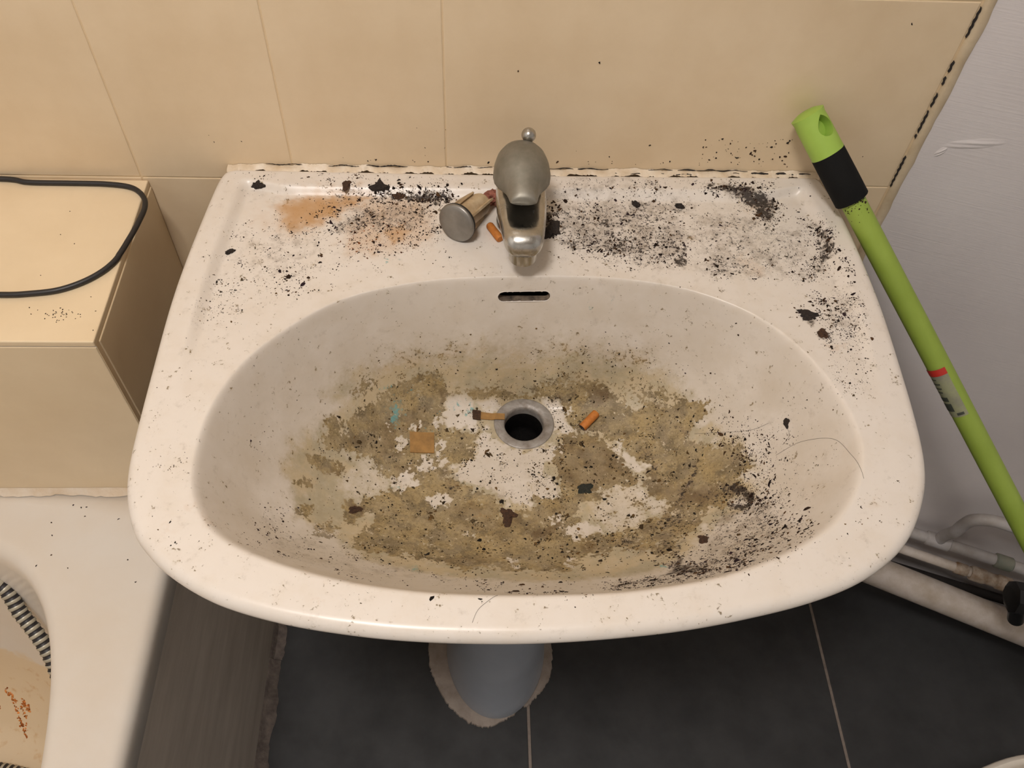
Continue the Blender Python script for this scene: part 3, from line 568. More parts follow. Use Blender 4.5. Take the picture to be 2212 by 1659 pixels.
bd = obj('sealing_bead', mesh_from('sealing_bead', V, F), material('old_sealant', (128, 116, 108), .8, color2=(84, 76, 72), vscale=60, bump=.4), tub, smooth=True); bd.matrix_parent_inverse = sh.matrix_parent_inverse
yy = np.linspace(XL+.01, -.001, 160); V = []; F = []
for x in yy:
    w = .006 + .0012*math.sin(x*70) + random.uniform(-.001, .001)
    V += [(x, LY-.0002, TBZ+.0065+w*.2), (x, LY-.002, TBZ+.005), (x, LY-w, TBZ+.0006)]
for k in range(len(yy)-1):
    for i in range(2): F.append((k*3+i, k*3+i+1, (k+1)*3+i+1, (k+1)*3+i))
struct(obj('trim_2', mesh_from('trim_2', V, F), material('rim_sealant', (214, 200, 182), .5, color2=(200, 176, 146), vscale=40, bump=.3), smooth=True), 'stained sealant line where the ledge meets the bathtub rim', 'joint')
# the panel and its bead go on along the side of the ledge, as pieces of the ledge
lp('plinth_panel', box('plinth_panel', LX+.0002, .0080, TBY1-.0042, -.10, .0, .499), M_APRON)
yb = np.linspace(LY-.006, -.09, 40); V = []; F = []
for y in yb:
    w = .016 + .0025*math.sin(y*60) + random.uniform(-.0012, .0012); V += [(.0083, y, .017), (.010, y, .015), (.013 + (w-.016)*.5, y, .007), (.009+w, y, .0012), (.009+w, y, 0)]
for k in range(len(yb)-1):
    for i in range(4): F.append((k*5+i, k*5+i+1, (k+1)*5+i+1, (k+1)*5+i))
lp('plinth_bead', mesh_from('plinth_bead', V, F), bd.data.materials[0])
# ------------------------------------------------------------------ washbasin
def porcelain():
    m = bpy.data.materials.new('stained_porcelain'); m.use_nodes = True; nt = m.node_tree; b = nt.nodes['Principled BSDF']; L = nt.links
    tc = nt.nodes.new('ShaderNodeTexCoord')
    def noise(sc, d=5, r=.6, off=0.0, stretch=None):
        n = nt.nodes.new('ShaderNodeTexNoise'); n.inputs['Scale'].default_value = sc; n.inputs['Detail'].default_value = d; n.inputs['Roughness'].default_value = r
        mp = nt.nodes.new('ShaderNodeMapping'); mp.inputs['Location'].default_value = (off, off*.7, off*.3)
        if stretch: mp.inputs['Scale'].default_value = stretch
        L.new(tc.outputs['Object'], mp.inputs['Vector']); L.new(mp.outputs[0], n.inputs['Vector']); return n.outputs['Fac']
    def num(op, a, c):
        n = nt.nodes.new('ShaderNodeMath'); n.operation = op
        for i, v in enumerate((a, c)):
            if isinstance(v, (int, float)): n.inputs[i].default_value = v
            else: L.new(v, n.inputs[i])
        return n.outputs[0]
    def around(n, k): return num('MULTIPLY', num('SUBTRACT', n, .5), k*2.2)
    def ramp(v, a, c, mx=1.0):
        r = nt.nodes.new('ShaderNodeMapRange'); r.interpolation_type = 'SMOOTHSTEP'; r.inputs['From Min'].default_value = a; r.inputs['From Max'].default_value = c; r.inputs['To Max'].default_value = mx; L.new(v, r.inputs['Value']); return r.outputs[0]
    def mix(f, a, c):
        n = nt.nodes.new('ShaderNodeMix'); n.data_type = 'RGBA'; L.new(f, n.inputs['Factor'])
        for k, v in (('A', a), ('B', c)):
            if isinstance(v, tuple): n.inputs[k].default_value = lin(v) + (1,)
            else: L.new(v, n.inputs[k])
        return n.outputs['Result']
    def attr(name):
        a = nt.nodes.new('ShaderNodeAttribute'); a.attribute_name = name; a.attribute_type = 'GEOMETRY'; s = nt.nodes.new('ShaderNodeSeparateColor'); L.new(a.outputs['Color'], s.inputs[0]); return [s.outputs[0], s.outputs[1], s.outputs[2], a.outputs['Alpha']]
    d1, d2 = attr('dirt_film_shade'), attr('dirt_marks')
    A, A2, B, B2, C = noise(85, 6, .68), noise(38, 5, .6, 3.1), noise(330, 5, .62, 7.7), noise(520, 4, .6, 1.3), noise(1300, 3, .6, 4.4)
    base = mix(ramp(A2, .4, .75, .35), (219, 211, 202), (208, 195, 178))
    base = mix(num('MULTIPLY', num('MULTIPLY', d1[3], ramp(noise(22, 5, .6, 8.3), .2, .6)), .34), base, (172, 156, 130))   # brownish shade painted into the whole bowl interior, broken by noise
    wash = ramp(num('ADD', num('ADD', d1[1], around(A, .55)), around(B, .22)), .05, .90, .84)
    wcol = mix(ramp(A2, .38, .62), (182, 163, 126), (160, 148, 118))
    c = mix(wash, base, wcol)
    filmv = num('ADD', num('ADD', d1[0], around(A, .95)), around(B, 1.05))
    film = num('MULTIPLY', ramp(filmv, .42, .60), num('ADD', ramp(noise(52, 4, .6, 2.2), .36, .62, .26), .70))
    fcol = mix(ramp(A2, .36, .64), (138, 121, 86), (162, 140, 96))
    fcol = mix(ramp(noise(60, 5, .6, 9.1), .47, .62, .80), fcol, (104, 90, 66))
    fcol = mix(ramp(B, .48, .64, .55), fcol, (96, 78, 50))
    fcol = mix(ramp(B2, .55, .68, .50), fcol, (190, 170, 128))
    fcol = mix(ramp(num('ADD', d1[2], around(A, .5)), .2, .9, .85), fcol, (98, 76, 48))
    fcol = mix(ramp(C, .60, .68, .45), fcol, (60, 48, 32))
    c = mix(film, c, fcol)
    rust = num('MULTIPLY', ramp(num('ADD', d2[1], around(A, .22)), .0, 1.0), .82)
    c = mix(rust, c, (178, 126, 52))
    teal = ramp(num('ADD', d2[2], around(B, .9)), .40, .80, .75)
    c = mix(teal, c, (98, 158, 158))
    veil = num('MULTIPLY', ramp(num('ADD', d2[0], around(noise(75, 6, .7, 5.5), 1.1)), .12, 1.0), .60)
    c = mix(veil, c, (118, 100, 80))
    soot = ramp(num('ADD', num('ADD', num('MULTIPLY', d2[0], 1.0), around(B, 1.15)), around(C, .5)), .60, .84, .92)
    c = mix(soot, c, (38, 28, 22))
    L.new(c, b.inputs['Base Color'])
    ro = num('ADD', num('MULTIPLY', num('MAXIMUM', film, num('MAXIMUM', soot, num('MULTIPLY', wash, .6))), .36), .32)
    L.new(ro, b.inputs['Roughness'])
    bp = nt.nodes.new('ShaderNodeBump'); bp.inputs['Strength'].default_value = .5; bp.inputs['Distance'].default_value = .0006
    L.new(num('ADD', num('MULTIPLY', film, ramp(B, .3, .7)), soot), bp.inputs['Height']); L.new(bp.outputs[0], b.inputs['Normal'])
    return m
M_PORC = porcelain()
M_PLAINPORC = material('clean_porcelain', (214, 207, 199), .25, color2=(220, 212, 204), vscale=12)

def poly_sd(P, poly):
    """signed distance to a polygon, positive inside"""
    Q = np.array(poly, float)*1e-4; n = len(Q); d = np.full(len(P), 9.0); ins = np.zeros(len(P), bool)
    for i in range(n):
        a, b = Q[i], Q[(i+1) % n]; e = b - a; w = P - a
        t = np.clip((w @ e) / max(e @ e, 1e-12), 0, 1); d = np.minimum(d, np.hypot(w[:, 0]-t*e[0], w[:, 1]-t*e[1]))
        c = ((a[1] > P[:, 1]) != (b[1] > P[:, 1])); x = a[0] + (P[:, 1]-a[1])/(e[1] if abs(e[1]) > 1e-12 else 1e-12)*e[0]
        ins ^= c & (P[:, 0] < x)
    return np.where(ins, d, -d)
def normals_at(x, y):
    e = .0006; gx = (basin_z(x+e, y) - basin_z(x-e, y))/(2*e); gy = (basin_z(x, y+e) - basin_z(x, y-e))/(2*e); return np.stack([-gx, -gy, np.ones_like(gx)], -1)
def warp(P, amp, wave, seed, n=26):
    """smooth random displacement of the plan, so that traced outlines fray"""
    r = np.random.default_rng(seed); out = np.zeros_like(P)
    for k in range(n):
        a = r.uniform(0, 2*np.pi); q = 2*np.pi/(wave*r.uniform(.55, 1.6)); ph = r.uniform(0, 2*np.pi, 2); t = (P @ np.array([np.cos(a), np.sin(a)]))*q
        out[:, 0] += np.sin(t + ph[0]); out[:, 1] += np.sin(t + ph[1])
    return out*(amp/np.sqrt(n/2))
def stain_shade_masks(P):
    nn = normals_at(P[:, 0], P[:, 1]); flat = (1/np.linalg.norm(nn, axis=1))[:, None]
    P = P + (warp(P, .0021, .013, 5) + warp(P, .0013, .0058, 6))*flat**2
    M = {k: np.zeros(len(P)) for k in ('film', 'wash', 'bare', 'brown', 'soot', 'rust', 'teal', 'bowl_shade')}
    for layer, st, soft, poly in STAINS_AND_SHADE:
        Q = np.array(poly)*1e-4; s = max(soft, 3.5)*1e-3; lo, hi = Q.min(0)-s, Q.max(0)+s
        idx = np.nonzero(((P >= lo) & (P <= hi)).all(1))[0]
        if len(idx) == 0: continue
        v = st*sstep(-s, s, poly_sd(P[idx], poly)); M[layer][idx] = np.maximum(M[layer][idx], v)
    M['film'] *= 1 - M['bare']; M['wash'] *= 1 - .9*M['bare']
    return M

EDGE = .0095; NR = 270
OV = (.3732, .7878, .0240, .0054)                              # overflow slot: x, z, half length, half height
def build_basin():
    frac = np.linspace(0, 1, NR); ct, st = np.cos(TH), np.sin(TH)
    lipr = R_IN + .008; fa, fb = np.linspace(0, 1, 185)[:, None], np.linspace(0, 1, NR-184)[1:, None]
    rho = np.concatenate([FLANGE_R + fa*(lipr - FLANGE_R)[None, :], lipr[None, :] + fb*(R_OUT - EDGE - lipr)[None, :]])
    X = DRAIN[0] + rho*ct; Y = DRAIN[1] + rho*st; Z = basin_z(X, Y)
    RX, RY, RZ = [X], [Y], [Z]; ze = Z[-1].copy()
    def ring(r, z): RX.append((DRAIN[0] + r*ct)[None]); RY.append((DRAIN[1] + r*st)[None]); RZ.append((np.zeros(NTH) + z)[None])
    for a in np.linspace(0, math.pi/2, 9)[1:]: ring(R_OUT - EDGE + EDGE*math.sin(a), ze - EDGE + EDGE*math.cos(a))
    for dr, z in ((.0016, .8035), (.0050, .7990), (.0105, .7945), (.018, .7905), (.028, .787)): ring(R_OUT - dr, z)
    for k, z in ((.86, .760), (.76, .722), (.66, .685), (.50, .645), (.36, .625), (.15, .620)): ring(FLANGE_R + (R_OUT - .012 - FLANGE_R)*k, z)
    X = np.concatenate(RX); Y = np.concatenate(RY); Z = np.concatenate(RZ); rows = X.shape[0]
    # keep the underside clear of the bowl above it
    V = np.stack([X, Y, Z], -1).reshape(-1, 3)
    i = np.arange(NTH); k = (i+1) % NTH; F = []
    for j in range(rows-1): F.append(np.stack([j*NTH+i, j*NTH+k, (j+1)*NTH+k, (j+1)*NTH+i], 1))
    F = np.concatenate(F)
    c = V[F].mean(1); sx = np.maximum(np.abs(c[:, 0]-OV[0]) - (OV[2]-OV[3]), 0); hole = (np.hypot(sx, c[:, 2]-OV[1]) < OV[3]) & (c[:, 1] > -.19) & (c[:, 1] < -.12) & (np.arange(len(F)) < (NR-1)*NTH)
    F = F[~hole]
    me = bpy.data.meshes.new('basin_body'); me.vertices.add(len(V)); me.vertices.foreach_set('co', V.astype(np.float32).ravel())
    me.loops.add(len(F)*4); me.loops.foreach_set('vertex_index', F.astype(np.int32).ravel())
    me.polygons.add(len(F)); me.polygons.foreach_set('loop_start', np.arange(len(F), dtype=np.int32)*4)
    me.update(calc_edges=True)
    M = stain_shade_masks(V[:, :2]); top = (np.arange(len(V)) < (NR+5)*NTH).astype(float)
    for nm, ks in (('dirt_film_shade', ('film', 'wash', 'brown', 'bowl_shade')), ('dirt_marks', ('soot', 'rust', 'teal'))):
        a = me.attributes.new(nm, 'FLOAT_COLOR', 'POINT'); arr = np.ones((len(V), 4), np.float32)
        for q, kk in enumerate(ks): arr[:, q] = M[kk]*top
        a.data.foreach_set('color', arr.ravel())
    return me
wbn = empty('washbasin', (DRAIN[0], DRAIN[1], .64)); tag(wbn, 'filthy white ceramic washbasin with brown scum in the bowl', 'washbasin')
inv = Matrix.Translation((-DRAIN[0], -DRAIN[1], -.64))
def bp_(name, me, mat, smooth=True, parent=None):
    o = obj(name, me, mat, parent or wbn, smooth=smooth); o.matrix_parent_inverse = inv if parent is None else Matrix.Identity(4); return o
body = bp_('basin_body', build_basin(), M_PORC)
# overflow slot
def wall_y(x, z):
    a, b = -.20, -.125
    for _ in range(40):
        m = (a+b)/2
        if float(basin_z(np.array(x), np.array(m))) < z: a = m
        else: b = m
    return (a+b)/2
def stadium(hx, hz, n=20):
    out = []
    for s, a0 in ((1, -math.pi/2), (-1, math.pi/2)):
        for k in range(n+1):
            a = a0 + math.pi*k/n; out.append((s*(hx-hz) + hz*math.cos(a), hz*math.sin(a)))
    return out
OVY = wall_y(OV[0], OV[1])
def slot_ring(grow, dy, tilt=0.0):
    return [(OV[0]+x, wall_y(OV[0]+x, OV[1]+z)*(1 if dy == 0 else 0) + (0 if dy == 0 else OVY+.001+dy), OV[1]+z + tilt) for x, z in stadium(OV[2]+grow, OV[3]+grow)]
M_DARK = material('drain_black', (14, 12, 11), .8, spec=.1, vary=.4, vscale=150, bump=.5, bscale=400)
M_SLOT = material('slot_grime', (120, 104, 88), .5, color2=(44, 36, 30), vscale=120)
bp_('overflow_channel', loft('overflow_channel', [slot_ring(.0010, 0), slot_ring(.0, .002), slot_ring(-.0004, .0045)], False, False), M_SLOT)
bp_('overflow_cavity', loft('overflow_cavity', [slot_ring(-.0004, .0045), slot_ring(-.001, .018, -.006)], False, True), M_DARK)
lip = slot_ring(.0004, 0); bp_('overflow_lip', tube('overflow_lip', [Vector(p) + Vector((0, .0002, 0)) for p in lip + lip[:2]], .0005, 8, False), M_PLAINPORC)
# drain
M_STEEL = material('dull_steel', (150, 148, 146), .42, .85, color2=(112, 108, 104), vscale=60, rough_vary=.2)
fo = obj('drain_flange', lathe('drain_flange', [(.0298, -.001), (.0300, .0006), (.0288, .0012), (.0245, .0009), (.0210, .0004), (.0197, -.0008), (.0192, -.0035), (.0192, -.012)], 64), material('corroded_flange', (168, 164, 160), .45, .35, color2=(122, 112, 102), vscale=70, rough_vary=.2, bump=.3, bscale=300), wbn, smooth=True); fo.matrix_parent_inverse = inv; fo.location = (DRAIN[0], DRAIN[1], Z_DRAIN)
do = obj('drain_pipe', lathe('drain_pipe', [(.0192, -.010), (.0180, -.013), (.0180, -.026), (.0172, -.030), (.0172, -.037)], 48, False, True), M_DARK, wbn, smooth=True); do.matrix_parent_inverse = inv; do.location = fo.location
# bead of caulk between basin and tiles
xs = np.linspace(.088, .672, 420); V = []; F = []
for x in xs:
    j = .0012*math.sin(x*120) + .0010*math.sin(x*310+2) + random.uniform(-.0007, .0007)
    V += [(x, -.0004, .8187+j*.6+.0005*math.sin(x*43)), (x, -.0030+j*.3, .8180+j*.4), (x, -.0050+j, Z_RIM+.0005), (x, -.0075+j*1.3, Z_RIM-.0012)]
for k in range(len(xs)-1):
    for i in range(3): F.append((k*4+i, k*4+i+1, (k+1)*4+i+1, (k+1)*4+i))
t3 = struct(obj('trim_3', mesh_from('trim_3', V, F), M_CAULK, smooth=True), 'cracked caulk bead along the wall behind the washbasin', 'joint')
for x0, x1, y, z, w in [(.125, .165, -.0012, .8226, .0007), (.185, .215, -.0016, .8222, .0008), (.222, .262, -.0014, .8224, .0011), (.30, .345, -.0012, .8222, .0006), (.40, .46, -.0013, .8222, .0009), (.455, .56, -.0046, .8196, .0010), (.50, .60, -.0012, .8224, .0010), (.585, .665, -.0030, .8206, .0018)]:
    n = 26; A = []
    for k in range(n):
        x = x0 + (x1-x0)*k/(n-1); h = w*.40*(.03 + .97*math.sin(math.pi*k/(n-1))**.7)*random.uniform(.15, 1.2) ; q = .0012*math.sin(x*260) + random.uniform(-.0004, .0004); zz = z - .0030 + q*.6
        A.append([(x, y-h-.0004, zz-h*.8), (x, y-h*.2-.0006, zz+h*.6), (x, y+h, zz+h), (x, y+h, zz-h)])
    obj('crack', loft('crack', A), M_CRACK, t3)
# pedestal and its mortar bed
def ped_ring(a, b, z, cy=-.195, back=-.085, n=28):
    c = [( .3645 + a*math.cos(t), cy - b*math.sin(t), z) for t in np.linspace(0, math.pi, n)]
    return [(.3645 + a*.96, back, z), (.3645 + a, (cy+back)/2, z)] + c + [(.3645 - a, (cy+back)/2, z), (.3645 - a*.96, back, z)]
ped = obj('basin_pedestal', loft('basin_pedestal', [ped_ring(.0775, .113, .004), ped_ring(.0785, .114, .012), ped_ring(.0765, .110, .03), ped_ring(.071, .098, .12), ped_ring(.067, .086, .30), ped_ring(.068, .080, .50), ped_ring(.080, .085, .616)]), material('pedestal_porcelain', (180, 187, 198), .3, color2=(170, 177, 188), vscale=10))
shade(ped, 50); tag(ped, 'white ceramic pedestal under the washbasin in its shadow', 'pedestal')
mo = [(.2559, -.1951), (.2590, -.2200), (.2647, -.2398), (.2745, -.2620), (.2875, -.2830), (.3030, -.2990), (.3201, -.3112), (.3340, -.3170), (.3485, -.3199), (.3620, -.3165), (.3780, -.3090), (.3917, -.3020), (.3979, -.2915), (.4045, -.2860), (.4108, -.2904), (.4213, -.2814), (.4370, -.2660), (.4484, -.2495), (.4555, -.2240), (.4563, -.1975)]
dense = catmull(mo, False, 8); dense = dense + rng.normal(0, .0008, dense.shape)
inner_m = [(.3645 + (.070)*math.cos(t), -.195 - .100*math.sin(t)) for t in np.linspace(math.pi, 0, len(dense))]
md = obj('mortar_bed', loft('mortar_bed', [[(x, y, 0) for x, y in dense] + [(.45, -.09, 0), (.262, -.09, 0)], [(.364+(x-.364)*.99, y+.0008, .0035) for x, y in dense] + [(.45, -.09, .0035), (.262, -.09, .0035)], [(x, y, .006) for x, y in inner_m] + [(.43, -.095, .006), (.285, -.095, .006)]]), material('grey_mortar', (168, 156, 146), .9, color2=(146, 134, 124), vscale=50, bump=.5, bscale=120))
tag(md, 'rough beige mortar pad on the floor around the pedestal foot', 'mortar')

# ------------------------------------------------------------------ loose dirt: flat crumbs too many to count
PAL = {'film': [(58, 46, 30), (38, 30, 22), (84, 64, 38), (28, 24, 20), (70, 58, 40)], 'soot': [(36, 24, 17), (46, 32, 22), (26, 18, 14), (62, 44, 28), (38, 27, 30)], 'rust': [(96, 52, 24), (70, 38, 20), (48, 30, 20), (120, 72, 34)],
       'wall': [(34, 24, 20), (50, 34, 24), (24, 20, 18)], 'crust': [(150, 88, 40), (128, 70, 30), (170, 108, 56)]}
def tint_material():
    m = material('loose_dirt', (40, 32, 26), .9, spec=.15); nt = m.node_tree; a = nt.nodes.new('ShaderNodeAttribute'); a.attribute_name = 'tint'; nt.links.new(a.outputs['Color'], nt.nodes['Principled BSDF'].inputs['Base Color']); return m
M_TINT = tint_material()
def crumbs(name, C, Nn, size, elong, cols, label, cat, flat=.30, parent=None, ang=None):
    """one mesh of many small irregular chips lying on a surface"""
    n = len(C); K = 6; a0 = rng.uniform(0, 2*np.pi, n) if ang is None else ang
    up = Nn / np.linalg.norm(Nn, axis=1, keepdims=True); ref = np.tile(np.array([1., .13, .21]), (n, 1)); u = np.cross(up, ref); u /= np.linalg.norm(u, axis=1, keepdims=True); v = np.cross(up, u)
    ax = np.cos(a0)[:, None]*u + np.sin(a0)[:, None]*v; ay = -np.sin(a0)[:, None]*u + np.cos(a0)[:, None]*v
    ra = size*.5*np.sqrt(elong); rb = size*.5/np.sqrt(elong); V = np.zeros((n, 2*K, 3))
    bend = rng.normal(0, .5, n)
    for k in range(K):
        t = 2*np.pi*k/K + rng.normal(0, .22, n); q = rng.uniform(.55, 1.25, n)
        lx, ly = np.cos(t)*ra*q, np.sin(t)*rb*q; ly = ly + bend*lx*lx/np.maximum(ra, 1e-6)
        V[:, k] = C + lx[:, None]*ax + ly[:, None]*ay - up*.00015
        h = size*flat/np.sqrt(elong)*rng.uniform(.5, 1.3, n); V[:, K+k] = C + .62*lx[:, None]*ax + .62*ly[:, None]*ay + up*h[:, None]
    base = (np.arange(n)*2*K)[:, None]; F = [base + np.array([[k, (k+1) % K, K+(k+1) % K, K+k]]) for k in range(K)]
    quads = np.concatenate(F); caps = np.concatenate([base + np.array([[K, K+1, K+2, K+3]]), base + np.array([[K, K+3, K+4, K+5]])])
    FF = np.concatenate([quads, caps]); me = bpy.data.meshes.new(name); me.vertices.add(n*2*K); me.vertices.foreach_set('co', V.astype(np.float32).ravel())
    me.loops.add(len(FF)*4); me.loops.foreach_set('vertex_index', FF.astype(np.int32).ravel()); me.polygons.add(len(FF)); me.polygons.foreach_set('loop_start', np.arange(len(FF), dtype=np.int32)*4); me.update(calc_edges=True)
    col = np.ones((n, 2*K, 4), np.float32); col[:, :, :3] = cols[:, None, :]; at = me.attributes.new('tint', 'FLOAT_COLOR', 'POINT'); at.data.foreach_set('color', col.ravel())
    o = obj(name, me, M_TINT, parent); tag(o, label, cat, kind='stuff'); return o
def sample_poly(poly, n):
    Q = np.array(poly)*1e-4; lo, hi = Q.min(0), Q.max(0); out = np.zeros((0, 2))
    while len(out) < n:
        p = rng.uniform(lo, hi, (max(400, n*3), 2)); sd = poly_sd(p, poly); p = p[sd > rng.exponential(.0025, len(p))*-1 + 0.0]
        # let a few stray over the edge and clump some together
        out = np.concatenate([out, p])
    out = out[rng.permutation(len(out))[:n]]; k = int(n*.62); m = max(4, n//14)
    par = out[k + rng.integers(0, n-k, m)]; out[:k] = par[rng.integers(0, m, k)] + rng.normal(0, 1, (k, 2))*rng.lognormal(math.log(.0024), .5, (k, 1)); out += rng.normal(0, .0006, out.shape); out[k:] += rng.normal(0, .0035, (n-k, 2)); return out
def pal_cols(pal, n):
    c = np.array([lin(v) for v in PAL[pal]]); return c[rng.integers(0, len(c), n)]*rng.uniform(.8, 1.9, (n, 1))
bins = {'bowl': [], 'deck_left': [], 'deck_right': []}
for n, size, el, pal, poly in SPECKS:
    p = sample_poly(poly, n); s = np.clip(rng.lognormal(math.log(size*.92e-3), .58, n), .0003, .0055); e = np.clip(rng.lognormal(math.log(el), .3, n), 1, 4)
    cx_, cy_ = np.mean(np.array(poly), 0)*1e-4; th = math.atan2(cy_-DRAIN[1], cx_-DRAIN[0]); inside = math.hypot(cx_-DRAIN[0], cy_-DRAIN[1]) < float(per(R_IN, np.array(th)))
    bins['bowl' if inside else 'deck_left' if cx_ < .37 else 'deck_right'].append((p, s, e, pal_cols(pal, n)))
for key, lab in (('bowl', 'countless dark specks scattered over the scum in the bowl'), ('deck_left', 'countless black and rusty crumbs left of the tap'), ('deck_right', 'countless sooty black crumbs right of the tap')):
    p = np.concatenate([b[0] for b in bins[key]]); s = np.concatenate([b[1] for b in bins[key]]); e = np.concatenate([b[2] for b in bins[key]]); c = np.concatenate([b[3] for b in bins[key]])
    d = p - np.array(DRAIN); th = np.arctan2(d[:, 1], d[:, 0]); rr_ = np.hypot(d[:, 0], d[:, 1]); ok = (rr_ > FLANGE_R + .001) & (rr_ < per(R_OUT, th) - EDGE)
    p, s, e, c = p[ok], s[ok], e[ok], c[ok]; z = basin_z(p[:, 0], p[:, 1])
    crumbs('dirt_specks', np.column_stack([p, z]), normals_at(p[:, 0], p[:, 1]), s, e, c, lab, 'dirt')
# crumbs on the tiles, the ledge, the tub and the broom shaft are added with those things below
def wall_crumbs():
    X = []; 
    for n, x0, x1, z0, z1 in ((58, .545, .640, .826, .858), (30, .20, .66, .823, .829), (3, .05, .30, .83, .86), (6, .66, .74, .82, .86), (6, .26, .30, .83, .87), (4, .4, .6, .83, .86)): X.append(np.column_stack([rng.uniform(x0, x1, n), np.full(n, -.0001), rng.uniform(z0, z1, n)]))
    X = np.concatenate(X); n = len(X); s = np.clip(rng.lognormal(math.log(.0011), .5, n), .0005, .0035)
    big = np.array([(.601, -.0001, .8432), (.586, -.0001, .834), (.630, -.0001, .853), (.366, -.0001, .926), (.437, -.0001, .936), (.70, -.0001, .979), (.497, -.0001, .848)]); X = np.concatenate([X, big]); s = np.concatenate([s, [.0038, .003, .003, .0022, .0024, .0022, .002]]); n = len(X)
    crumbs('dirt_specks', X, np.tile(np.array([0., -1., 0.]), (n, 1)), s, np.clip(rng.lognormal(.45, .3, n), 1, 3), pal_cols('wall', n), 'dark splashes stuck to the cream tiles above the basin', 'dirt')
wall_crumbs()
def flat_crumbs(pts, z, size, label, pal='soot'):
    n = len(pts); X = np.column_stack([np.array(pts), np.full(n, z)]); crumbs('dirt_specks', X, np.tile(np.array([0., 0., 1.]), (n, 1)), np.array(size)*np.ones(n), np.clip(rng.lognormal(.4, .3, n), 1, 3), pal_cols(pal, n), label, 'dirt')
lpt = [(-.0586, -.1684), (-.0548, -.1758), (-.0345, -.173), (-.027, -.1761), (-.0151, -.1754), (-.0093, -.1555), (-.0571, -.0782), (-.06, -.13), (-.0413, -.0901), (-.0709, -.1561), (-.0572, -.0469), (.0021, -.1935)] + [(-.031 + random.gauss(0, .009), -.1755 + random.gauss(0, .004)) for _ in range(34)]
flat_crumbs(lpt, LZ, .0014, 'few black crumbs on the ledge in front of the cable')
flat_crumbs([(-.1173, -.2437), (-.0911, -.2258), (-.0857, -.2258), (-.1122, -.2582), (-.1068, -.2807), (-.1186, -.2924), (-.086, -.2952), (-.0279, -.2865), (-.0147, -.3113), (-.0489, -.2397), (-.1005, -.2229), (-.0844, -.2362)], TBZ, .0022, 'few black crumbs on the flat bathtub rim')
CUT_ANG = .80; A_FRONT = 1.495; LABEL_S = .277; LABEL_A = (3.05, 1.15)
# ------------------------------------------------------------------ tap
M_CHROME = material('dull_chrome', (196, 194, 190), .16, 1.0, color2=(168, 164, 156), vscale=45, rough_vary=.22)
M_LEVER = material('limescaled_lever', (150, 146, 136), .45, .7, color2=(128, 124, 112), vscale=40, rough_vary=.18)
FX, FY, FZ = .3695, -.0680, .8094
tap = empty('basin_mixer_tap', (FX, FY, FZ)); tag(tap, 'dull chrome single-lever mixer tap on the washbasin', 'tap')
shade(obj('tap_body', lathe('tap_body', [(.0213, 0), (.0213, .003), (.0205, .004), (.0208, .010), (.0225, .026), (.0228, .058), (.018, .062)], 48, True, True), M_CHROME, tap))
def sec(y, w, h, zc, n=40, ex=2.6, dent=0.0):
    out = []
    for k in range(n):
        a = 2*math.pi*k/n; c, s = math.cos(a), math.sin(a); x = w/2*math.copysign(abs(c)**(2/ex), c); z = h/2*math.copysign(abs(s)**(2/ex), s)
        if s > 0: z -= dent*max(0, 1-(x/(w*.40))**2)
        out.append((x, y, zc+z))
    return out
sp = obj('spout', loft('spout', [sec(.004, .0445, .036, 0.038), sec(-.012, .0452, .036, 0.039), sec(-.026, .0448, .034, 0.0405, dent=.002), sec(-.040, .0425, .030, 0.043, dent=.006), sec(-.054, .0395, .027, 0.045, dent=.0065), sec(-.064, .0370, .025, 0.046, dent=.004), sec(-.070, .0352, .024, 0.0465, dent=.001), sec(-.076, .0330, .022, 0.0465), sec(-.081, .0285, .018, 0.0455), sec(-.0845, .021, .012, 0.0445), sec(-.0855, .010, .005, 0.044)]), M_CHROME, tap); shade(sp, 60)
ae = shade(obj('aerator', lathe('aerator', [(.0100, .0245), (.0122, .0250), (.0124, .0310), (.0122, .0380)], 36, True, True), M_CHROME, tap)); ae.location = (0, -.0705, 0)
# lever: a domed teardrop cap reaching forward over the spout
def lever_ring(y, w, zb, zt, n=40, ex=2.3):
    out = []
    for k in range(n):
        a = 2*math.pi*k/n; c, s = math.cos(a), math.sin(a); x = w/2*math.copysign(abs(c)**(2/ex), c); z = (zt-zb)*s if s > 0 else .0025*s
        out.append((x, y, zb+z))
    return out
LV = [(0.0262, 0.004, 0.068, 0.069), (0.0255, 0.016, 0.0665, 0.072), (0.0235, 0.027, 0.064, 0.076), (0.0195, 0.0375, 0.0612, 0.08), (0.013, 0.0458, 0.059, 0.0832), (0.005, 0.0502, 0.0575, 0.085), (-0.004, 0.0515, 0.057, 0.0852), (-0.012, 0.049, 0.0568, 0.084), (-0.019, 0.0425, 0.0575, 0.082), (-0.025, 0.0345, 0.059, 0.0798), (-0.031, 0.029, 0.061, 0.0776), (-0.037, 0.0262, 0.0628, 0.0756), (-0.042, 0.0246, 0.064, 0.0738), (-0.045, 0.0232, 0.0648, 0.072), (-0.0465, 0.0205, 0.0655, 0.07)]
lv = obj('lever', loft('lever', [lever_ring(*a) for a in LV]), M_LEVER, tap); shade(lv, 70)
kr = obj('pop_up_knob', lathe('pop_up_knob', [(.0022, 0), (.0022, .074), (.0030, .0752)] + [(.0066*math.sin(a), .0812 - .0066*math.cos(a)) for a in np.linspace(.5, math.pi-.05, 16)], 24, True, True), M_CHROME, tap, smooth=True); kr.location = (.006, .0250, 0)

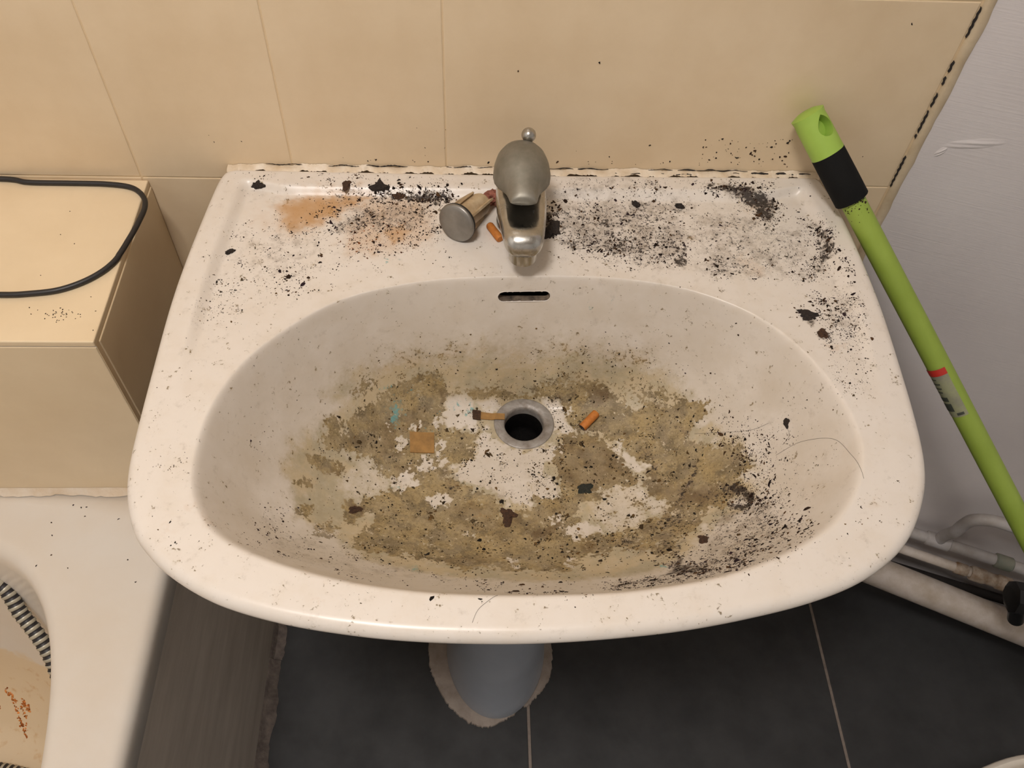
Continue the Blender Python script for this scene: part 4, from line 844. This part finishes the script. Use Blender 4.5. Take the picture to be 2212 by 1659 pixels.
# ------------------------------------------------------------------ things lying on the basin
plug = empty('drain_plug', (.3106, -.0896, .829)); tag(plug, 'pulled-out drain plug with grey metal cap and ivory plastic stem beside the tap', 'drain plug')
align(plug, (-.50, -.83, .21), (.3106, -.0905, .8282))
M_IVORY = material('ivory_plastic', (206, 186, 154), .5, color2=(160, 132, 96), vscale=60)
M_CAP = material('scratched_cap', (150, 146, 140), .38, .8, color2=(132, 128, 122), vscale=50, rough_vary=.12)
shade(obj('cap', lathe('cap', [(.0005, .0016), (.012, .0015), (.0172, .0008), (.0184, -.0006), (.0184, -.0016)], 48, True, False), M_CAP, plug), 60)
obj('rubber_seal', lathe('rubber_seal', [(.0182, -.0012), (.0186, -.0026), (.0180, -.0046), (.0120, -.0056)], 40, True, True), material('black_rubber', (30, 29, 28), .6), plug, smooth=True)
shade(obj('stem', lathe('stem', [(.0125, -.005), (.0115, -.010), (.0110, -.042), (.0095, -.047)], 24, True, True), M_IVORY, plug))
for k in range(4):
    f = obj('fin', loft('fin', [[(.005, -.0011, -.0052), (.0158, -.0010, -.0052), (.0158, .0010, -.0052), (.005, .0011, -.0052)], [(.005, -.0011, -.020), (.0155, -.0010, -.022), (.0155, .0010, -.022), (.005, .0011, -.020)], [(.005, -.0011, -.044), (.0140, -.0009, -.038 - .010*(k % 2)), (.0140, .0009, -.038 - .010*(k % 2)), (.005, .0011, -.044)]]), M_IVORY, plug); f.rotation_euler = (0, 0, math.radians(38 + 90*k))
f = obj('guide_tongue', box('guide_tongue', -.0095, .0095, .0090, .0112, -.040, -.006, .0006), M_IVORY, plug); f.rotation_euler = (0, 0, math.radians(-20))
M_FILTER = material('cigarette_paper', (196, 122, 52), .7, color2=(168, 98, 38), vscale=220)
M_ASH = material('burnt_end', (34, 28, 24), .95, color2=(84, 74, 64), vscale=400)
def butt(a, b, r, label, squash=1.0):
    a, b = Vector(a), Vector(b); L = (b-a).length; e = empty('cigarette_butt', a); tag(e, label, 'cigarette butt', 'cigarette butts on the basin'); align(e, b-a, a)
    rg = [(r*.86, .0), (r, .0012), (r*.98, L*.4), (r*1.02, L*.8), (r*.97, L-.0006), (r*.85, L)]
    o = obj('filter', lathe('filter', rg, 20, False, True), M_FILTER, e, smooth=True)
    for v in o.data.vertices: v.co.x *= squash
    shade(o, 50); o2 = obj('burnt_end', lathe('burnt_end', [(r*.86, .0002), (r*.80, -.0004), (r*.70, .0012), (r*.3, .0016)], 18, False, True), M_ASH, e)
    for v in o2.data.vertices: v.co.x *= squash
    return e
butt((.4343, -.2085, .6686), (.4495, -.1932, .6722), .0042, 'orange cigarette butt lying right of the drain hole')
butt((.3415, -.0765, .8133), (.3515, -.0950, .8133), .0038, 'orange cigarette butt between the drain plug and the tap')
def lump(name, c, r, nrm, sx, sy, sz, rot, mat, label, cat, group=None, seed=0, spikes=0):
    """crumbled clod: displaced icosphere lying on the surface"""
    R = random.Random(seed); bm = bmesh.new(); bmesh.ops.create_icosphere(bm, subdivisions=3, radius=1)
    ph = [(Vector((R.gauss(0, 1), R.gauss(0, 1), R.gauss(0, 1))).normalized(), R.uniform(2, 6), R.uniform(0, 6)) for _ in range(7)]
    sk = [(R.uniform(0, 6.28), R.uniform(.5, 1.2)) for _ in range(spikes)]
    for v in bm.verts:
        d = v.co.normalized(); k = 1 + sum(.10*math.sin(f*4*d.dot(q)+p) for q, f, p in ph) + R.uniform(-.06, .06)
        for a, h in sk: k += h*max(0, math.cos(math.atan2(d.y, d.x)-a))**14*(1-abs(d.z))
        co = d*k; v.co = Vector((co.x*sx, co.y*sy, max(co.z, -.25)*sz))*r
    o = obj(name, from_bm(name, bm), mat); align(o, nrm, c, (math.cos(rot), math.sin(rot), 0)); tag(o, label, cat, group); return o
M_CLOD = material('black_clod', (30, 26, 25), .9, color2=(52, 40, 32), vscale=500, bump=.6, bscale=900)
M_CLODB = material('brown_clod', (52, 34, 24), .9, color2=(80, 54, 34), vscale=500, bump=.6, bscale=900)
M_CLODG = material('green_black_clod', (30, 36, 32), .9, color2=(44, 44, 36), vscale=500, bump=.6, bscale=900)
M_PINK = material('pinkish_scrap', (150, 92, 76), .8, color2=(110, 66, 52), vscale=200, bump=.5)
CL = [((.1185, -.0253), .0036, 1.2, .9, .5, .1, M_CLOD, 'black clod in the back left corner of the basin', 3), ((.2376, -.0286), .0042, 1.3, .9, .5, 2.4, M_CLOD, 'largest black clod on the back ledge left of the tap', 4), ((.1066, -.1112), .0034, 1.4, .7, .5, .5, M_CLOD, 'oval black clod on the left rim below the corner', 0),
      ((.2042, -.0256), .0036, 1.1, .9, .4, 1.0, M_CLODB, 'brown clod above the rust stain on the back ledge', 4), ((.2548, -.0351), .0036, 1.5, .8, .4, .0, M_CLODB, 'dark crust on the step between rust stain and drain plug', 2), ((.4843, -.0419), .0040, 1.1, .8, .6, 2.2, M_CLOD, 'nearer to the tap of two black clods on the right deck', 0), ((.5272, -.0438), .0038, 1.2, .8, .6, 2.7, M_CLOD, 'farther from the tap of two black clods on the right deck', 0),
      ((.6214, -.1838), .0046, 1.3, .8, .4, 2.7, M_CLOD, 'upper of two black clods on the right rim', 4), ((.6288, -.2057), .0040, 1.2, .8, .4, 2.2, M_CLODB, 'lower of two black clods on the right rim', 2), ((.4010, -.0790), .0046, .8, 1.7, .6, .0, M_CLOD, 'heap of black grime against the right side of the tap', 7),
      ((.3587, -.3038), .0050, 1.1, 1.0, .3, .8, M_CLODB, 'star shaped brown clod in front of the drain', 5), ((.4307, -.2757), .0042, 1.1, 1.0, .4, .3, M_CLODG, 'greenish black clod on the scum right of the drain', 4), ((.2233, -.3086), .0046, 1.3, .6, .3, .2, M_CLODB, 'flat brown clod at the left end of the scum', 2), ((.5982, -.2661), .0026, 1.0, 1.0, .4, .3, M_CLOD, 'small black clod with a hair on the right bowl wall', 5), ((.5229, -.3519), .0044, .8, 1.1, .35, .4, M_CLODB, 'olive brown clod near the front right of the bowl', 3)]
for i, (p, r, sx, sy, sz, rot, mat, lab, spk) in enumerate(CL):
    z = float(basin_z(np.array(p[0]), np.array(p[1]))); nn = normals_at(np.array([p[0]]), np.array([p[1]]))[0]
    lump('dirt_clod', (p[0], p[1], z + r*sz*.2), r, nn, sx, sy, sz, rot, mat, lab, 'dirt', 'clods of dirt on the basin', 40+i, spk)
lump('paper_scrap', (.3465, -.0420, .8160), .0085, (0, -.3, 1), 1.0, .8, .8, .6, M_PINK, 'crumpled pinkish brown scrap behind the drain plug', 'scrap', None, 91, 3)
def conform(name, corners, n, lift, thick, mat, label, cat, curl=0.0):
    """thin sheet laid on the bowl, following its slope"""
    A, B, C_, D = [np.array(c) for c in corners]; V = []; F = []; m = n+1
    for lay in (lift+thick, lift):
        for i in range(m):
            for j in range(m):
                u, v = i/n, j/n; p = A*(1-u)*(1-v) + B*u*(1-v) + C_*u*v + D*(1-u)*v; z = max(float(basin_z(np.array(p[0]), np.array(p[1]))), Z_DRAIN + .0014 if math.hypot(p[0]-DRAIN[0], p[1]-DRAIN[1]) < .0315 else 0); V.append((p[0], p[1], z + lay + curl*(u-.5)**2))
    N = m*m
    for i in range(n):
        for j in range(n):
            q = (i*m+j, i*m+j+1, (i+1)*m+j+1, (i+1)*m+j); F += [q, tuple(N+k for k in q[::-1])]
    rim = [(i, 0) for i in range(m)] + [(n, j) for j in range(1, m)] + [(i, n) for i in range(n-1, -1, -1)] + [(0, j) for j in range(n-1, 0, -1)]
    for a, b in zip(rim, rim[1:]+rim[:1]): F.append((a[0]*m+a[1], b[0]*m+b[1], N+b[0]*m+b[1], N+a[0]*m+a[1]))
    me = mesh_from(name, V, F); bm = bmesh.new(); bm.from_mesh(me); bmesh.ops.recalc_face_normals(bm, faces=bm.faces); bm.to_mesh(me); bm.free(); o = obj(name, me, mat); tag(o, label, cat); return o
M_CARD = material('soggy_card', (164, 124, 70), .75, color2=(132, 100, 58), vscale=120)
cd = conform('cardboard_square', [(.2654, -.2165), (.2888, -.2145), (.2895, -.2372), (.2667, -.2386)], 10, .0004, .0010, M_CARD, 'soggy brown cardboard square on the scum left of the drain', 'cardboard')
st = empty('paper_strip', (.340, -.1915, .664)); tag(st, 'brown paper strip with a dark end reaching over the drain ring', 'paper strip')
a_ = conform('strip', [(.3335, -.1875), (.3585, -.1890), (.3581, -.1960), (.3330, -.1955)], 8, .0006, .0008, M_CARD, '', ''); b_ = conform('dark_end', [(.3260, -.1862), (.3345, -.1866), (.3341, -.1968), (.3265, -.1960)], 6, .0006, .0016, M_CLODB, '', '')
for q in (a_, b_):
    for key in ('label', 'category'):
        if key in q: del q[key]
    q.parent = st; q.matrix_parent_inverse = Matrix.Translation((-.340, .1915, -.664))
M_HAIR = material('dark_hair', (58, 44, 36), .5)
for pts, lab in [([(.5982, -.2693), (.5992, -.2741), (.5989, -.2778), (.595, -.2813)], 'short curled hair hanging from the clod on the right bowl wall'), ([(.5903, -.2867), (.6047, -.2881), (.6195, -.3032), (.6237, -.3269), (.623, -.3523)], 'long thin hair arching over the right lip of the bowl'), ([(.5372, -.2331), (.5548, -.2409), (.5769, -.2535), (.5884, -.2571)], 'thin straight hair right of the scum'), ([(.3261, -.4614), (.3308, -.4518), (.3435, -.4417)], 'thin hair on the front rim')]:
    P = [(x, y, float(basin_z(np.array(x), np.array(y))) + .0003) for x, y in catmull(pts, False, 10)]
    tag(obj('hair', tube('hair', P, .00011, 5), M_HAIR), lab, 'hair', 'hairs in the basin')

# ------------------------------------------------------------------ cable on the ledge
cab = [(-.60, -.030), (-.40, -.012), (-.24, -.0045), (-.1344, -.0048), (-.1063, -.0093), (-.0666, -.0098), (-.0311, -.0105), (-.0056, -.0154), (.0080, -.0284), (.0130, -.0430), (.0120, -.0620), (.0085, -.0860), (.0015, -.1151), (-.0135, -.1353), (-.0364, -.1494), (-.0627, -.1546), (-.0859, -.1559), (-.14, -.154), (-.25, -.15), (-.45, -.16), (-.62, -.15)]
P = [(x, y, LZ + .0027 + (.0006 if x > .004 else 0)) for x, y in catmull(cab, False, 10)]
tag(obj('cable', tube('cable', P, .0026, 12), material('black_cable', (34, 31, 31), .45), smooth=True), 'thin black cable looped over the tiled ledge', 'cable')

# ------------------------------------------------------------------ shower hose in the tub
hs = [(-.42, -.277, .52), (-.30, -.279, .50), (-.23, -.280, .485), (-.188, -.283, .470), (-.1692, -.3050, .445), (-.150, -.3270, .424), (-.1375, -.3480, .402), (-.128, -.385, .360), (-.126, -.43, .300), (-.146, -.466, .232), (-.170, -.458, .203), (-.2050, -.432, .1985), (-.245, -.4150, .198), (-.31, -.41, .198), (-.40, -.44, .198), (-.48, -.52, .198)]
P = spline(hs, 60); D_ = [0.0]
for a, b in zip(P, P[1:]): D_.append(D_[-1] + (b-a).length)
pitch = .0076; steps = int(D_[-1]/(pitch/6)); Dn = np.linspace(0, D_[-1], steps); PP = [Vector([np.interp(s, D_, [p[i] for p in P]) for i in range(3)]) for s in Dn]
rad = [.0078 + (.0007 if (s/pitch) % 1 < .5 else -.0004) for s in Dn]
hm = tube('shower_hose', PP, .008, 16, True, rad); hm.materials.append(material('hose_steel', (188, 182, 164), .4, .3, vary=.2, vscale=80)); hm.materials.append(material('hose_black', (34, 30, 32), .5))
for p in hm.polygons:
    if len(p.vertices) == 4: p.material_index = 0 if (Dn[min(p.vertices)//16]/pitch) % 1 < .5 else 1
tag(obj('shower_hose', hm, smooth=True), 'black and silver ribbed shower hose inside the bathtub', 'hose')
ru = [(-.2766, -.3283), (-.2608, -.3547), (-.2477, -.3692), (-.2494, -.3346), (-.2462, -.355), (-.2408, -.3376), (-.2651, -.3314)]
Rp = []
for a, b, n in ((( -.268, -.322), (-.247, -.370), 46), ((-.2494, -.3346), (-.2400, -.3450), 26), ((-.2500, -.3346), (-.2462, -.362), 26), ((-.262, -.328), (-.2575, -.336), 12), ((-.283, -.325), (-.279, -.342), 10)):
    for _ in range(n): t = random.random(); Rp.append((a[0]+(b[0]-a[0])*t + random.gauss(0, .0014), a[1]+(b[1]-a[1])*t + random.gauss(0, .0012)))
RUST_PTS = Rp

# ------------------------------------------------------------------ broom
B0 = Vector((.6345, -.0190, .8945)); Bd = Vector((.2265, -.2122, -.2637)).normalized()
broom = empty('broom', B0); tag(broom, 'lime green broom handle with black grip leaning in the corner', 'broom'); align(broom, Bd, B0, (1, 0, .8))
M_LIME = material('lime_plastic', (156, 188, 82), .45, color2=(148, 180, 74), vscale=30); M_LIMED = material('lime_shaft', (144, 166, 68), .5, color2=(134, 156, 58), vscale=18)
cap = obj('hanging_cap', lathe('hanging_cap', [(.004, -.0085), (.0090, -.0078), (.0155, -.0052), (.0148, -.0010), (.0152, .006), (.0154, .030), (.0154, .0362)], 56, True, True), M_LIME, broom)
cut = obj('cut', loft('cut', [[(-.0275 + .04, .0001 + y, z) for y, z in [(.0080*math.cos(a) , .0115 + (.0085*math.sin(a) if math.sin(a) > 0 else .0125*math.sin(a)*(1-.35*abs(math.cos(a))))) for a in np.linspace(0, 2*math.pi, 28, endpoint=False)]], [(.0275, .0001 + y, z) for y, z in [(.0080*math.cos(a), .0115 + (.0085*math.sin(a) if math.sin(a) > 0 else .0125*math.sin(a)*(1-.35*abs(math.cos(a))))) for a in np.linspace(0, 2*math.pi, 28, endpoint=False)]]]))
cut.parent = broom; cut.rotation_euler = (0, 0, CUT_ANG); cut.location = (0, 0, 0)
for v in cut.data.vertices:
    if v.co.x < .02: v.co.x = .0035
bo = cap.modifiers.new('hole', 'BOOLEAN'); bo.operation = 'DIFFERENCE'; bo.object = cut; bo.solver = 'EXACT'
bpy.context.view_layer.update(); dg = bpy.context.evaluated_depsgraph_get(); nm = bpy.data.meshes.new_from_object(cap.evaluated_get(dg)); cap.modifiers.clear(); cap.data = nm; bpy.data.objects.remove(cut, do_unlink=True); shade(cap, 35)
shade(obj('grip', lathe('grip', [(.0149, .0355), (.0156, .0362), (.0158, .062), (.0158, .0855), (.0150, .0865)], 48, True, True), material('black_grip', (20, 20, 20), .85, vary=.2, vscale=60, spec=.2), broom))
SH_R = .0114
shade(obj('shaft', lathe('shaft', [(SH_R, .080), (SH_R, .5), (SH_R, 1.0), (SH_R, 1.285)], 40, True, True), M_LIMED, broom))
shade(obj('head_socket', lathe('head_socket', [(.0125, 1.235), (.0165, 1.245), (.0175, 1.30), (.016, 1.335)], 32, True, True), material('black_socket', (36, 36, 36), .5), broom))
def wrap(name, a0, a1, s0, s1, mat, r=SH_R+.0003, n=18, parent=None):
    V = []; F = []
    for s in (s0, s1):
        for k in range(n+1): a = a0 + (a1-a0)*k/n; V.append((r*math.cos(a), r*math.sin(a), s))
    for k in range(n): F.append((k, k+1, n+2+k, n+1+k))
    o = obj(name, mesh_from(name, V, F), mat, parent or broom, smooth=True); return o
LS = LABEL_S; A0, A1 = LABEL_A
lab = wrap('label', A0, A1, LS, LS+.058, material('worn_label', (150, 152, 118), .35, color2=(126, 124, 112), vscale=60))
wrap('red_band', A0, A1, LS, LS+.0075, material('label_red', (186, 48, 38), .4), SH_R+.0006, parent=lab)
M_INK = material('label_ink', (62, 66, 58), .5)
for k, (z, u0, u1, h) in enumerate([(.0125, .12, .40, .0014), (.0185, .10, .48, .0018), (.0245, .10, .46, .0018), (.0300, .12, .42, .0015), (.0375, .08, .50, .0060), (.0465, .06, .52, .0110), (.0600, .55, .85, .0035)]):
    wrap('print_line', A0+(A1-A0)*u0, A0+(A1-A0)*u1, LS+z*.88, LS+(z+h)*.88, M_INK, SH_R+.0006, parent=lab)
n = 46; a = rng.uniform(A_FRONT-1.0, A_FRONT+1.0, n); s = rng.exponential(.0055, n)*1.0 + .0868
X = np.column_stack([SH_R*np.cos(a), SH_R*np.sin(a), s]); cr = crumbs('soot_specks', X, np.column_stack([np.cos(a), np.sin(a), np.zeros(n)]), np.clip(rng.lognormal(math.log(.0013), .4, n), .0005, .003), np.full(n, 1.4), pal_cols('soot', n), 'black specks below the grip', '', parent=broom)
# broom head on the floor, outside the picture
hb = B0 + Bd*1.335; hd = empty('head_anchor'); bpy.data.objects.remove(hd)
bh = obj('broom_head', box('broom_head', -.15, .15, -.026, .026, 0, .045, .010, 3), material('grey_head', (70, 74, 70), .5), broom)
bh.matrix_parent_inverse = broom.matrix_world.inverted(); bh.matrix_basis = Matrix.Translation((hb.x, hb.y, .055)) @ Matrix.Rotation(-.76, 4, 'Z')
br = obj('bristles', loft('bristles', [[(-.145, -.022, .0), (.145, -.022, .0), (.145, .022, .0), (-.145, .022, .0)], [(-.155, -.032, -.055), (.155, -.032, -.055), (.155, .032, -.055), (-.155, .032, -.055)]]), material('dark_bristles', (60, 62, 60), .9, bump=.5, bscale=300), broom); br.matrix_parent_inverse = bh.matrix_parent_inverse; br.matrix_basis = bh.matrix_basis.copy()

# ------------------------------------------------------------------ pipes along the right wall
M_PIPE = material('painted_pipe', (206, 196, 188), .5, color2=(178, 164, 148), vscale=35, bump=.2, bscale=90)
M_PIPEG = material('grey_painted_pipe', (176, 172, 172), .5, color2=(150, 142, 134), vscale=30, bump=.2, bscale=90)
M_RUSTY = material('rusty_fitting', (190, 176, 160), .6, color2=(130, 100, 70), vscale=60, bump=.4)
def run(a, b, k0, k1): a, b = Vector(a), Vector(b); return [a + (b-a)*k0, a, b, a + (b-a)*k1]
bigp = obj('waste_pipe', tube('waste_pipe', run((.9704, -.1402, .1468), (1.1594, -.2083, .1114), -.55, 2.9), .0235, 24), M_PIPE, smooth=True); shade(bigp); tag(bigp, 'thick white waste pipe low along the right wall', 'pipe')
p2 = empty('water_pipe', (1.0, -.1194, .185)); tag(p2, 'thin cream water pipe with corroded fittings above the waste pipe', 'pipe')
def pp(par, name, me, mat): o = obj(name, me, mat, par); o.matrix_parent_inverse = Matrix.Translation(-par.location); shade(o); return o
A, B = Vector((1.0011, -.1194, .1851)), Vector((1.1548, -.1747, .1724))
pp(p2, 'tube', tube('tube', run(A, B, -1.0, 3.1), .0075, 16), M_PIPE)
for k, w, r in ((.46, .010, .0095), (.62, .012, .0118), (.74, .010, .0100), (.86, .012, .0120)): c = A + (B-A)*k; d = (B-A).normalized()*w; pp(p2, 'fitting', tube('fitting', [c-d, c-d*.8, c+d*.8, c+d], r, 8, True, [r*.85, r, r, r*.85]), M_RUSTY)
p1 = empty('water_pipe', (.9939, -.1168, .237)); tag(p1, 'grey painted water pipe with a branch bending upward, topmost of the pipes', 'pipe')
A, B = Vector((.9939, -.1168, .237)), Vector((1.136, -.168, .2284))
pp(p1, 'tube', tube('tube', run(A, B, -1.0, 3.4), .0085, 16), M_PIPEG)
c = A + (B-A)*.16; bend = [c, c + Vector((.000, -.002, .022)), (1.0142, -.1367, .290), (1.0150, -.1377, .312), (1.0205, -.1392, .330), (1.0384, -.1455, .3403), (1.0612, -.1537, .3412), (1.12, -.175, .334), (1.20, -.204, .326), (1.33, -.252, .318)]
pp(p1, 'branch', tube('branch', spline(bend, 10), .0085, 16), M_PIPEG)
d = (B-A).normalized(); pp(p1, 'tee', tube('tee', [c-d*.018, c-d*.016, c+d*.016, c+d*.018], .0105, 16, True, [.009, .0108, .0108, .009]), M_PIPEG)
c2 = A + (B-A)*.80; pp(p1, 'coupling', tube('coupling', [c2-d*.013, c2-d*.011, c2+d*.011, c2+d*.013], .0105, 16, True, [.009, .0112, .0112, .009]), material('green_grey_coupling', (110, 116, 104), .6, color2=(130, 126, 112), vscale=50))
p3 = obj('shadow_tube', tube('shadow_tube', run((1.0247, -.1173, .1131), (1.1532, -.1635, .1126), -1.2, 3.6), .0075, 14), material('shadow_tube_dark', (44, 40, 38), .9, vary=.3, vscale=40, spec=.2)); shade(p3); tag(p3, 'dark thin tube put in as the shadow between the two lowest pipes', 'hose')  # dark tube stands in for the shadow between the pipes
vv = Vector((1.0640, -.2370, .2960)); valve = empty('drain_valve', vv); tag(valve, 'black plastic valve with a downward nozzle at the right picture edge', 'valve'); M_BLK = material('black_plastic', (20, 20, 21), .4)
vb = obj('valve_body', tube('valve_body', [(-.012, 0, 0), (-.008, 0, 0), (.03, -.008, 0), (.075, -.02, 0)], .02, 8, True, [.015, .0225, .0235, .0200]), M_BLK, valve); shade(vb, 30)
vn = obj('nozzle', lathe('nozzle', [(.0115, -.052), (.0115, -.0535), (.0098, -.0535), (.0098, -.045)], 24, False, True), M_BLK, valve); vn.data = lathe('nozzle', [(.0108, -.012), (.0112, -.050), (.0112, -.0890), (.0092, -.0890), (.0092, -.078)], 24, False, True); vn.data.materials.append(M_BLK); vn.location = (.003, 0, 0); vn.rotation_euler = (0, -.43, 0); shade(vn, 30)
sp_ = obj('supply_stub', tube('supply_stub', [(.07, -.019, 0), (.14, -.03, -.02), (.20, .0, -.05), (.23, .045, -.060)], .008, 12), M_PIPEG, valve); shade(sp_)

# ------------------------------------------------------------------ white container at the lower right edge
bd_, bn_ = Vector((.916, .401, 0)), Vector((.401, -.916, 0)); bc = Vector((.947, -.5575, 0))
def bin_ring(a, b, z, n=64, ex=2.7):
    out = []
    for k in range(n):
        t = 2*math.pi*k/n; c, s = math.cos(t), math.sin(t); p = bc + bd_*(a*math.copysign(abs(c)**(2/ex), c)) + bn_*(b*math.copysign(abs(s)**(2/ex), s)); out.append((p.x, p.y, z))
    return out
bn = obj('plastic_container', loft('plastic_container', [bin_ring(.135, .075, .002), bin_ring(.138, .078, .0), bin_ring(.163, .094, .262), bin_ring(.170, .1005, .264), bin_ring(.172, .102, .272), bin_ring(.170, .1005, .279), bin_ring(.166, .0965, .2815), bin_ring(.161, .092, .279), bin_ring(.159, .090, .270), bin_ring(.136, .076, .006)], True, True), material('white_plastic', (228, 220, 208), .4, color2=(218, 208, 194), vscale=12)); shade(bn, 50); tag(bn, 'white plastic container, only its rounded rim in the lower right corner', 'container')
X = []
bpy.context.view_layer.update()
for x, y in RUST_PTS:
    hit, loc, nrm, _ = sh.ray_cast(Vector((x, y, .5)), Vector((0, 0, -1)))
    if hit: X.append((loc, nrm))
if X:
    n = len(X); crumbs('rust_flakes', np.array([tuple(a) for a, b in X]), np.array([tuple(b if b.z > 0 else -b) for a, b in X]), np.clip(rng.lognormal(math.log(.0034), .35, n), .001, .005), np.full(n, 1.5), pal_cols('crust', n), 'orange rust flakes streaking the bathtub bottom', 'rust', .12)
